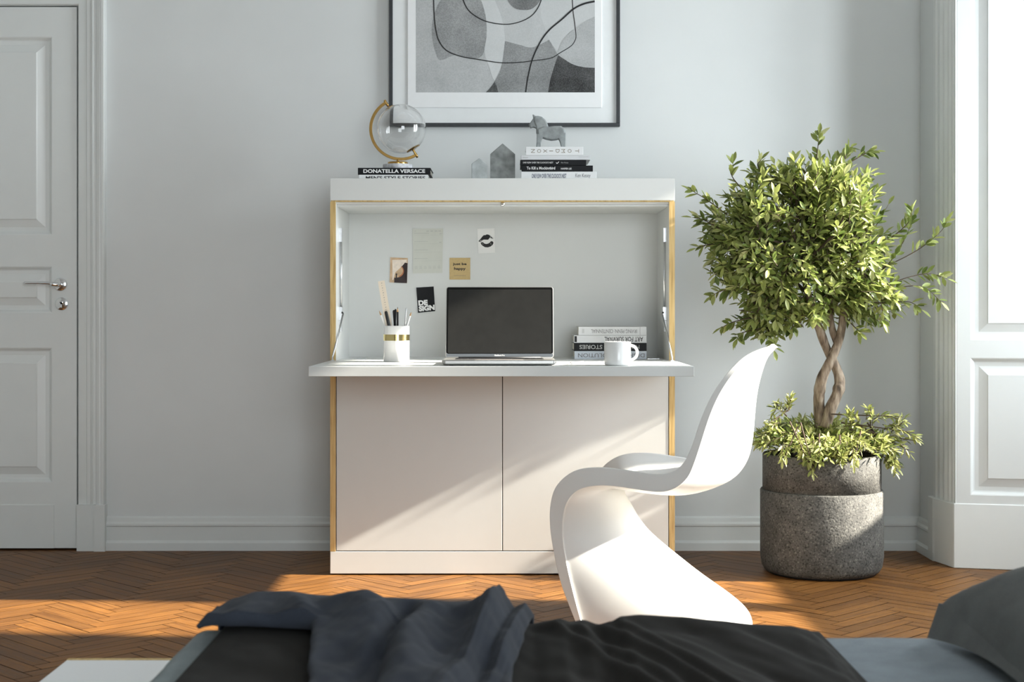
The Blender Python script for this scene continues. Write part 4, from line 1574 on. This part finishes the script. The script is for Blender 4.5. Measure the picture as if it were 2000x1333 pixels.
def potted_tree():
    rng = random.Random(11)
    PX, PY = P(1604.5, 900, 5.33).x, 5.33
    R = 118.5 / F * PY
    root = thing('potted_tree', (PX, PY, 0), 'leafy round-crowned tree with twisted trunk in dark stone planter', 'potted plant')
    # planter: lower sleeve and narrower inner pot
    zs = H - (955 - YH) / F * PY
    zr = H - (886 - YH) / F * PY
    mb = MB()
    mb.lathe([(0, .004), (R * .86, .004), (R * .93, .010), (R * .975, .026), (R, .06), (R, zs - .006), (R - .003, zs - .001), (R - .007, zs), (R - .016, zs - .004), (R - .016, .05), (0, .05)], (PX, PY, 0), 72)
    pot = mb.build('planter', M['pot'], root)
    mb = MB()
    Ri = R - .0085
    mb.lathe([(Ri, zs - .003), (Ri, zr - .004), (Ri - .003, zr), (Ri - .013, zr), (Ri - .016, zr - .004), (Ri - .016, zs - .003)], (PX, PY, 0), 72, closed_profile=True)
    mb.build('inner_pot', M['pot'], root)
    mb = MB()
    mb.lathe([(R * .8, .0005), (R * .88, .0005), (R * .88, .012), (R * .8, .012)], (PX, PY, 0), 48, closed_profile=True)
    mb.build('foot_ring', M['black'], root)
    mb = MB()
    rows = []
    for k in range(9):
        rr = (Ri - .018) * k / 8
        rows.append([(PX + rr * math.cos(a), PY + rr * math.sin(a), zr - .03 + .012 * noise.noise(Vector((rr * 20, a * 2, 0))) + .02 * (1 - k / 8)) for a in [2 * math.pi * j / 36 for j in range(36)]])
    mb.grid(rows, 0, True, close_u=True)
    mb.build('soil', M['soil'], root)
    # trunks
    tp = lambda x, y, dy: P(x, y, PY + dy)
    trunkA = [tp(1604, 835, .01), tp(1600, 800, .01), tp(1600, 770, .0), tp(1606, 738, -.012), tp(1622, 705, -.016), tp(1637, 670, -.01), tp(1645, 635, .0), tp(1650, 595, .01), tp(1660, 550, .02), tp(1668, 500, .03)]
    trunkB = [tp(1612, 835, -.01), tp(1622, 800, -.012), tp(1636, 768, -.008), tp(1640, 742, .006), tp(1630, 712, .014), tp(1614, 680, .012), tp(1602, 648, .004), tp(1592, 620, -.005), tp(1580, 580, -.02), tp(1565, 520, -.03)]
    trunkC = [tp(1634, 668, .005), tp(1626, 645, .012), tp(1622, 615, .02), tp(1625, 570, .04), tp(1618, 520, .06)]
    for pts, r0, r1 in ((trunkA, .0215, .011), (trunkB, .0215, .011), (trunkC, .013, .008)):
        c = catmull(pts, 5)
        n = len(c)
        rad = [(r0 + (r1 - r0) * i / n) * (1 + .16 * noise.noise(Vector((i * .35, r0 * 100 + pts[0].x * 50, 1.7)))) for i in range(n)]
        for kn in (11, 12):
            if pts is not trunkC and kn < n:
                rad[kn] *= 1.13
        mb = MB()
        mb.tube(c, rad, 14)
        mb.build('trunk', M['bark'], root)
    # crown: blobs (pixel centre, pixel radii, depth radius m, weight)
    blobs = [((1545, 430), (150, 118), .24, 1.0), ((1470, 505), (92, 105), .20, .62), ((1640, 390), (82, 88), .22, .52), ((1575, 565), (120, 82), .22, .62), ((1668, 505), (74, 112), .22, .62), ((1500, 615), (62, 52), .15, .22), ((1590, 345), (85, 48), .17, .28), ((1420, 440), (58, 62), .13, .2), ((1700, 590), (60, 55), .15, .22)]
    W = [b[3] for b in blobs]
    fol, ftint = MB(), []
    br = MB()

    def blob_point(b, shell):
        d = rnd_dir(rng)
        k = shell
        (cx, cy), (rx, ry), rd, _ = b
        p = P(cx + d.x * rx * k, cy - d.z * ry * k, PY)
        q = Vector((p.x, PY + d.y * rd * k, p.z))
        return q, d
    centre = P(1590, 470, PY)
    starts = [trunkA[-1], trunkA[-2], trunkB[-1], trunkB[-2], trunkC[-1], trunkC[-2]]

    def twig(tip, d, L, nl, leafL, leafW, tb, droop=.0, tints=ftint, mesh=fol, stem=True, fold=None):
        d = d.normalized()
        base = tip - d * L
        side = d.orthogonal().normalized()
        ph = rng.uniform(0, 6.28)
        pts = []
        for k in range(4):
            t = k / 3
            pts.append(base.lerp(tip, t) + Vector((0, 0, -droop * L * t * t)))
        if stem:
            br.tube(pts, [.0016, .0014, .001, .0006], 5, caps=False)
        for k in range(nl):
            t = (k + .6) / nl
            i = min(int(t * 3), 2)
            p = pts[i].lerp(pts[i + 1], t * 3 - i)
            ang = ph + k * 2.4
            out = (Quaternion(d, ang) @ side)
            ld = (d * rng.uniform(.55, 1.0) + out * rng.uniform(.6, 1.0) + Vector((0, -.1, rng.uniform(-.1, .35) - droop))).normalized()
            up = (Vector((0, -.3, 1)) + rnd_dir(rng) * .75).normalized()
            sc = rng.uniform(.7, 1.2) * (1 - .25 * max(0, t - .7))
            tint = min(1, max(0, tb + rng.gauss(0, .20)))
            leaf_shape(mesh, p, ld, up, leafL * sc, leafW * sc * rng.uniform(.85, 1.15), tints, tint, rng.uniform(.02, .3))
        leaf_shape(mesh, tip + Vector((0, 0, -droop * L)), d + Vector((0, 0, -droop)), Vector((0, -.3, 1)), leafL, leafW, tints, min(1, tb + .15), .1)
    nt = 0
    while nt < 900:
        b = rng.choices(blobs, W)[0]
        q, d = blob_point(b, rng.uniform(.45, .99) ** .6)
        if q.y > 5.72 or q.x < .66:
            continue
        outd = (q - centre)
        outd.y *= 1.2
        dd = (outd.normalized() * .9 + rnd_dir(rng) * .75 + Vector((.12, 0, .18))).normalized()
        twig(q, dd, rng.uniform(.07, .13), rng.randint(7, 10), .042, .0165, .50 + .14 * rng.random())
        nt += 1
    # stray sprays (pixel path from crown outwards)
    sprays = [([(1665, 545), (1730, 520), (1790, 490), (1835, 455), (1850, 432)], -.05, 15), ([(1670, 540), (1720, 530), (1760, 480), (1785, 425)], -.02, 10), ([(1690, 580), (1750, 550), (1810, 535), (1850, 545)], .0, 12), ([(1680, 580), (1740, 565), (1800, 560), (1838, 590)], -.08, 13), ([(1670, 590), (1730, 592), (1775, 590), (1800, 605)], -.04, 10), ([(1660, 530), (1700, 460), (1735, 400)], .03, 9), ([(1590, 350), (1596, 300), (1600, 262)], 0, 7), ([(1460, 380), (1430, 345), (1432, 318)], 0, 6), ([(1420, 420), (1380, 390), (1350, 372)], 0, 9), ([(1410, 450), (1375, 430), (1352, 425)], .02, 8), ([(1440, 560), (1405, 570), (1392, 578)], 0, 7), ([(1470, 620), (1430, 630), (1410, 640)], .02, 8), ([(1500, 640), (1450, 650), (1440, 662)], -.03, 9), ([(1500, 640), (1505, 660), (1512, 685)], -.06, 6), ([(1650, 620), (1670, 640), (1680, 650)], -.04, 8), ([(1640, 330), (1690, 300), (1708, 296)], 0, 7), ([(1500, 350), (1480, 325), (1487, 312)], 0, 6), ([(1720, 480), (1770, 440), (1782, 410)], -.06, 9), ([(1420, 480), (1385, 478), (1360, 485)], -.03, 9), ([(1650, 310), (1655, 295), (1662, 288)], .03, 5)]
    for path, dy, nl in sprays:
        pts = catmull([P(x, y, PY + dy * (k / (len(path) - 1)) - .02) for k, (x, y) in enumerate(path)], 6)
        n = len(pts)
        br.tube(pts, [.0028 - .0022 * i / n for i in range(n)], 6, caps=False)
        m = max(2, int(n * .25))
        for k in range(nl * 2):
            t = rng.uniform(.2, 1.0)
            i = min(int(t * (n - 1)), n - 2)
            p = pts[i]
            d = (pts[i + 1] - pts[i]).normalized()
            out = rnd_dir(rng)
            out = (out - d * out.dot(d)).normalized()
            ld = (d * .7 + out * .8 + Vector((0, 0, .15))).normalized()
            leaf_shape(fol, p, ld, (Vector((0, -.4, 1)) + rnd_dir(rng) * .6).normalized(), .044 * rng.uniform(.7, 1.15), .0175, ftint, min(1, max(0, rng.gauss(.55, .2))), .12)
        leaf_shape(fol, pts[-1], pts[-1] - pts[-2], Vector((0, -.5, 1)), .042, .016, ftint, .7, .1)
    # boughs joining the trunks to the crown
    for k in range(34):
        b = rng.choices(blobs, W)[0]
        q, d = blob_point(b, .7)
        if q.x < .66 or q.y > 5.7:
            continue
        s = min(starts, key=lambda p: (p - q).length + rng.uniform(0, .12))
        mid = s.lerp(q, .5) + Vector((rng.uniform(-.03, .03), rng.uniform(-.03, .03), rng.uniform(0, .03)))
        c = catmull([s, mid, q], 5)
        br.tube(c, [.006 - .004 * i / len(c) for i in range(len(c))], 6, caps=False)
    br.build('branches', M['twig'], root, recalc=False)
    fol.build('foliage', M['leaf'], root, attrs={'tint': ('FLOAT', 'FACE', ftint)}, recalc=False)
    # low shrub spilling over the rim
    shr, st = MB(), []
    br2 = br
    br = MB()
    tb = lambda x, y, Y: P(x, y, Y)
    for k in range(330):
        a = rng.uniform(0, 2 * math.pi)
        rr = (rng.uniform(0, 1) ** .6) * R * 1.0
        x, y = PX + rr * math.cos(a), PY + rr * math.sin(a) * .98
        e = rr / R
        hgt = zr + .125 * (1 - .55 * e * e) * rng.uniform(.35, 1.0) + .01
        px = 1000 + F * x / y
        if px < 1570:
            hgt += .03 * rng.random() * (1 - e)
        if abs(px - 1610) < 40 and y < PY:
            hgt -= .035
        tip = Vector((x + math.cos(a) * .05 * e, y + math.sin(a) * .05 * e, hgt))
        if tip.y > 5.76:
            continue
        d = Vector((math.cos(a) * (.35 + .7 * e), math.sin(a) * (.35 + .7 * e), .75 - .55 * e)) + rnd_dir(rng) * .4
        twig(tip, d, rng.uniform(.05, .085), rng.randint(8, 12), .030, .0095, .45 + (.12 if px > 1560 else -.05), .25 * e, st, shr)
    hang = [(1575, 868, 1588, 915), (1545, 865, 1530, 900), (1675, 870, 1668, 900), (1500, 850, 1482, 872), (1725, 868, 1760, 915), (1715, 850, 1775, 880), (1710, 835, 1785, 845), (1720, 850, 1790, 862), (1690, 812, 1765, 815), (1735, 880, 1745, 912), (1560, 862, 1580, 905), (1600, 870, 1600, 895), (1640, 870, 1640, 892), (1505, 855, 1490, 862), (1525, 800, 1512, 785), (1540, 790, 1548, 775), (1520, 815, 1498, 830), (1700, 820, 1700, 795), (1660, 815, 1655, 795), (1740, 845, 1768, 822), (1725, 880, 1752, 925)]
    for (xa, ya, xb, yb) in hang:
        fr_ = 5.33 - .20 if (ya > 858 and xa < 1690) else 5.26
        s, e_ = P(xa, ya, fr_), P(xb, yb, fr_ - .02)
        for m in range(3):
            o = rnd_dir(rng) * .012
            q = s.lerp(e_, .5 + .25 * m) + o
            twig(q, (e_ - s).normalized() * .8 + rnd_dir(rng) * .35, .05, 9, .030, .0095, .58, .1, st, shr)
        br.tube([s.lerp(e_, -.9), s, e_], [.003, .0022, .001], 6, caps=False)
    shr.build('low_shrub', M['leaf2'], root, attrs={'tint': ('FLOAT', 'FACE', st)}, recalc=False)
    br.build('shrub_stems', M['twig'], root, recalc=False)


potted_tree()

# ------------------------------------------------------------------ bed in the foreground
def fbm(x, y, s, o=3):
    v, a = 0, 1
    for k in range(o):
        v += a * noise.noise(Vector((x * s, y * s, 3.1 * k)))
        s *= 2.05
        a *= .5
    return v


ZM = .418
bed = thing('bed_frame', (.7, 1.6, 0), 'low white platform bed frame with plywood edge in the foreground', 'bed')
mb = MB()
FRX, FRY = (130 - 1000) / F * 2.705, 2.705
mb.box(FRX, 1.95, .35, FRY, .255, .300)
mb.build('platform', M['bedwhite'], bed, bevel=.0015)
mb = MB()
mb.box(FRX, 1.95, FRY + .0002, FRY + .012, .255, .3005)
mb.build('edge_strip', M['ply'], bed)
for x in (FRX + .25, 1.75):
    for y in (.55, 2.45):
        mb = MB()
        mb.box(x - .04, x + .04, y - .04, y + .04, 0.0005, .2545)
        mb.build('leg', M['bedwhite'], bed, bevel=.002)

# mattress with fitted sheet
MX0, MY1 = -.47, 2.392


def mat_z(x, y):
    rad = .05
    e = min(x - MX0, 1.90 - x, y - .40, MY1 - y)
    d = max(0, rad - e)
    return ZM - (rad - math.sqrt(max(0, rad * rad - d * d))) + .003 * fbm(x, y, 5)


def mattress():
    x0, x1, y0, y1 = MX0, 1.90, .40, MY1
    n, m = 120, 110
    zt = mat_z
    mb = MB()
    rows = [[(x0 + (x1 - x0) * i / n, y0 + (y1 - y0) * j / m, 0) for i in range(n + 1)] for j in range(m + 1)]
    rows = [[Vector((p[0], p[1], zt(p[0], p[1]))) for p in r] for r in rows]
    mb.grid(rows)
    # side walls
    ring = [rows[0][i] for i in range(n + 1)] + [rows[j][n] for j in range(1, m + 1)] + [rows[m][i] for i in range(n - 1, -1, -1)] + [rows[j][0] for j in range(m - 1, 0, -1)]
    low = [Vector((p.x, p.y, .3008)) for p in ring]
    mb.grid([ring, low], close_u=True)
    mb.add(low, [tuple(range(len(low)))])
    o = mb.build('mattress', M['sheet'], origin=((x0 + x1) / 2, (y0 + y1) / 2, .301))
    tag(o, 'mattress in a blue-grey fitted sheet on the white platform', 'mattress')


mattress()
YR = 2.22
zpix = lambda y, Y=YR: H - (y - YH) / F * Y
xpix = lambda x, Y=YR: (x - 1000) / F * Y
DUV = [(360, 1262), (385, 1240), (430, 1215), (500, 1203), (560, 1200), (700, 1203), (900, 1208), (1000, 1214), (1040, 1221), (1070, 1215), (1095, 1211), (1115, 1217), (1140, 1213), (1170, 1222), (1195, 1216), (1215, 1206), (1250, 1203), (1330, 1207), (1400, 1214), (1480, 1222), (1545, 1225), (1580, 1232), (1605, 1244), (1625, 1262), (1640, 1280)]
DUVZ = [(xpix(a), zpix(b)) for a, b in DUV]
TH = [(365, 1250), (385, 1230), (400, 1220), (460, 1190), (500, 1178), (560, 1177), (620, 1185), (690, 1188), (760, 1190), (830, 1194), (885, 1198), (925, 1196), (950, 1186), (966, 1171), (975, 1163), (983, 1172), (992, 1190), (1005, 1210), (1016, 1204), (1026, 1200), (1036, 1210), (1044, 1225)]
THZ = [(xpix(a), zpix(b)) for a, b in TH]


def gauss(d, w):
    return math.exp(-(d / w) ** 2)


def duvet_z(x, y):
    z = interp(DUVZ, x)
    # far edge rolls down over the mattress, near part undulates
    far = max(0, y - YR)
    z -= .9 * far * far / .12 + (.0 if far < .1 else (far - .1) * .8)
    near = max(0, YR - y)
    z -= .03 * min(near, .4)
    wob = .010 * fbm(x * 1.0 + y * .55, y * .35, 9, 3)
    k = min(1, near / .05)
    z += wob * k
    # gathered pleats running towards the camera near the throw
    for x0, am in ((.045, .012), (.078, .010), (.115, .012), (.155, .009)):
        z += am * k * gauss(x - x0 - near * .35, .012)
    z -= .016 * k * gauss(x - .235 - near * .42, .035)
    return max(z, .305, (mat_z(max(x, MX0), y) + .012) if y < MY1 + .006 else 0)


def duvet():
    x0, x1 = -.425, xpix(1638)
    n, m = 230, 120
    y0, y1 = .45, 2.375
    mb = MB()
    rows = []
    for j in range(m + 1):
        t = j / m
        y = y0 + (y1 - y0) * (t ** .62)
        row = []
        for i in range(n + 1):
            s = i / n
            x = x0 + (x1 - x0) * s
            xx = x
            e0, e1 = x - x0, x1 - x
            z = duvet_z(x, y)
            floor_ = .466 if (e0 < .05 and y < 2.27) else ZM + .008
            e = min(e0, e1)
            if e < .05:
                q = math.sqrt(max(0, 1 - (1 - e / .05) ** 2))
                z = floor_ + (z - floor_) * q if y < 2.36 else z
            z = max(z, mat_z(x, y) + .006)
            if x < -.365 and y < 2.27:
                z = max(z, .466)
            row.append(Vector((xx, y, z)))
        rows.append(row)
    mb.grid(rows)
    o = mb.build('duvet', M['duvet'], recalc=False, origin=(0, 1.5, ZM))
    tag(o, 'charcoal brown duvet spread over the near bed under the blue throw', 'duvet')


duvet()


def top_sheet():
    n, m = 40, 70
    mb = MB()
    rows = []
    for j in range(m + 1):
        y = .55 + (2.245 - .55) * j / m
        row = []
        for i in range(n + 1):
            t = i / n
            # flat on top, rolling over the foot end and hanging down
            if t < .35:
                x, z = -.385 - .071 * t / .35, .450
            elif t < .6:
                a = (t - .35) / .25 * math.pi / 2
                x, z = -.456 - .026 * math.sin(a), .450 - .026 * (1 - math.cos(a))
            else:
                x, z = -.482, .424 - .117 * (t - .6) / .4
            far = max(0, y - 2.27)
            z -= .25 * far * far / .08
            wv = .005 * fbm(x * .4, y, 6, 3)
            row.append(Vector((x - abs(wv) * t, y, max(z + wv * .8 * (1 if t > .5 else .4), .305))))
        rows.append(row)
    mb.grid(rows)
    o = mb.build('top_sheet', M['topsheet'], recalc=False, origin=(-.46, 1.5, .44))
    sd = o.modifiers.new('thickness', 'SOLIDIFY')
    sd.thickness = .003
    tag(o, 'pale blue-grey sheet hanging over the foot end of the bed', 'sheet')


top_sheet()


def throw_z(x, y):
    zr_ = interp(THZ, x)
    zd = duvet_z(x, y)
    base = zd + .016
    far = max(0, y - YR)
    near = max(0, YR - y)
    bump = max(0, zr_ - interp(DUVZ, x))
    # folds run from the ridge towards the camera, slanting left
    sx = x + near * .12
    ridge = max(0, interp(THZ, sx) - interp(DUVZ, sx))
    kk = gauss(near, .5) * gauss(far, .09)
    z = base + ridge * kk
    k = min(1, near / .06)
    z += k * (.016 * gauss(x + .315 - near * .12, .022)              # rolled hem on the left
              + .020 * gauss(x + .235 - near * .30, .045)
              - .022 * gauss(x + .150 + near * .06, .014)
              + .014 * gauss(x + .118 + near * .05, .026)
              + .012 * gauss(x + .06 - near * .2, .03))
    z += .007 * k * fbm(x * 1.1 - y * .4, y * .6, 11, 3)
    return max(z, zd + .016, .482 if (x < -.36 and y < 2.285) else 0)


def throw():
    n, m = 210, 130
    mb = MB()
    rows = []
    y0, y1 = 1.2, 2.362
    for j in range(m + 1):
        y = y0 + (y1 - y0) * (j / m) ** .6
        # left border: full length over the far edge, stepping right nearer the camera
        near = max(0, YR - y)
        t = min(1, max(0, (2.135 - y) / .06))
        t = t * t * (3 - 2 * t)
        xl = -.452 + t * (.170 + .12 * min(.3, max(0, 2.1 - y)))
        xr = xpix(1042) - .03 * min(1, near / .3)
        row = []
        for i in range(n + 1):
            s = i / n
            x = xl + (xr - xl) * s + .006 * noise.noise(Vector((y * 14, 4.2, 0)))
            z = throw_z(x, y)
            e = min(s, 1 - s) * (xr - xl)
            if e < .014:
                zd = duvet_z(x, y)
                zd = max(zd, .470 if (x < -.36 and y < 2.285) else 0)
                z = zd + .013 + (z - zd - .013) * math.sqrt(max(0, 1 - (1 - e / .014) ** 2))
            row.append(Vector((x, y, z)))
        rows.append(row)
    mb.grid(rows)
    o = mb.build('throw_blanket', M['throw'], recalc=False, origin=(-.2, 1.9, ZM))
    sd = o.modifiers.new('thickness', 'SOLIDIFY')
    sd.thickness = .006
    sd.offset = -1
    tag(o, 'rumpled slate blue throw lying over the charcoal duvet', 'blanket')


throw()


def pillow():
    n, m = 60, 60
    L, Wd, T = .72, .50, .15
    cx, cy = .675 + L / 2 - .01, 2.325 - Wd / 2
    mb = MB()
    tops, bots = [], []
    for j in range(m + 1):
        v = -1 + 2 * j / m
        rt, rb = [], []
        for i in range(n + 1):
            u = -1 + 2 * i / n
            pu, pv = 1 - abs(u) ** 2.4, 1 - abs(v) ** 2.4
            h = T * (max(pu, 0) * max(pv, 0)) ** .50
            # corners pull out, sides draw in
            uu = u * (1 - .06 * (1 - v * v))
            vv = v * (1 - .08 * (1 - u * u))
            x, y = cx + uu * L / 2, cy + vv * Wd / 2
            zc = ZM + .028 + .03 * max(0, -u) ** 2 * max(0, v) + .04 * (u + 1) / 2
            wr = .010 * fbm(x * .8 + y * 1.4, y * .5 - x, 10, 3) * (pu * pv) ** .3
            rt.append(Vector((x, y, zc + h + wr + .002)))
            kk = max(0, -u) ** 6 * (.4 + .6 * max(0, v))
            lo = (zc - h * .55) * (1 - kk) + (ZM + .007) * kk
            rb.append(Vector((x - .020 * kk, y - .006 * kk, max(lo, ZM + .0065))))
        tops.append(rt)
        bots.append(rb)
    mb.grid(tops)
    mb.grid([list(reversed(r)) for r in bots])
    bd = [(tops[0][i], bots[0][i]) for i in range(n + 1)]
    for line in ([(0, i) for i in range(n + 1)], [(m, i) for i in range(n + 1)], [(j, 0) for j in range(m + 1)], [(j, n) for j in range(m + 1)]):
        mb.grid([[tops[j][i] for j, i in line], [bots[j][i] for j, i in line]])
    o = mb.build('pillow', M['pillow'], origin=(cx, cy, ZM))
    tag(o, 'grey linen pillow lying at the head of the bed', 'pillow')


pillow()

# ------------------------------------------------------------------ light
sun = bpy.data.lights.new('sun', 'SUN')
sun.energy = 25.0
sun.color = (1.0, .93, .80)
sun.angle = math.radians(1.1)
so = bpy.data.objects.new('sun', sun)
so.rotation_euler = Vector((-1, .078, -.53)).to_track_quat('-Z', 'Y').to_euler()
so.location = (6, 4, 4)
col.objects.link(so)

w = bpy.data.worlds.new('World')
scene.world = w
w.use_nodes = True
bg = w.node_tree.nodes['Background']
wt = w.node_tree
tc = wt.nodes.new('ShaderNodeTexCoord')
dp = wt.nodes.new('ShaderNodeVectorMath')
dp.operation = 'DOT_PRODUCT'
dp.inputs[1].default_value = (.94, -.12, .30)          # the sky is brightest on the sun's side
wt.links.new(tc.outputs['Generated'], dp.inputs[0])
mr = wt.nodes.new('ShaderNodeMapRange')
mr.inputs['From Min'].default_value = -.2
mr.inputs['From Max'].default_value = 1.0
mr.inputs['To Min'].default_value = 2.6
mr.inputs['To Max'].default_value = 20.0
wt.links.new(dp.outputs['Value'], mr.inputs['Value'])
wt.links.new(mr.outputs['Result'], bg.inputs['Strength'])
bg.inputs['Color'].default_value = (.885, .955, 1.0, 1)
for nm, loc, rot, sx, sy in (('window_portal', (XR + .1, (WY0 + WY1) / 2, (WZ0 + WZ1) / 2), (0, math.radians(90), 0), WZ1 - WZ0, WY1 - WY0),
                             ('window_portal', ((RX0 + RX1) / 2, YB - .1, (RZ0 + RZ1) / 2), (math.radians(90), 0, 0), RX1 - RX0, RZ1 - RZ0)):
    la = bpy.data.lights.new(nm, 'AREA')
    la.shape = 'RECTANGLE'
    la.size, la.size_y = sx, sy
    la.cycles.is_portal = True
    lo = bpy.data.objects.new(nm, la)
    lo.location = loc
    lo.rotation_euler = rot
    col.objects.link(lo)

# ------------------------------------------------------------------ camera
cam = bpy.data.cameras.new('camera')
cam.sensor_width = 36
cam.lens = F * 36 / 2000
cam.shift_y = -(666.5 - YH) / 2000
cam.clip_start = .05
cam.dof.use_dof = True
cam.dof.focus_distance = 5.2
cam.dof.aperture_fstop = 9
co = bpy.data.objects.new('camera', cam)
co.location = (0, 0, H)
co.rotation_euler = (math.radians(90), 0, 0)
col.objects.link(co)
scene.camera = co

vs = scene.view_settings
vs.view_transform = 'Standard'
vs.look = 'None'
vs.gamma = 1
vs.exposure = 0.18
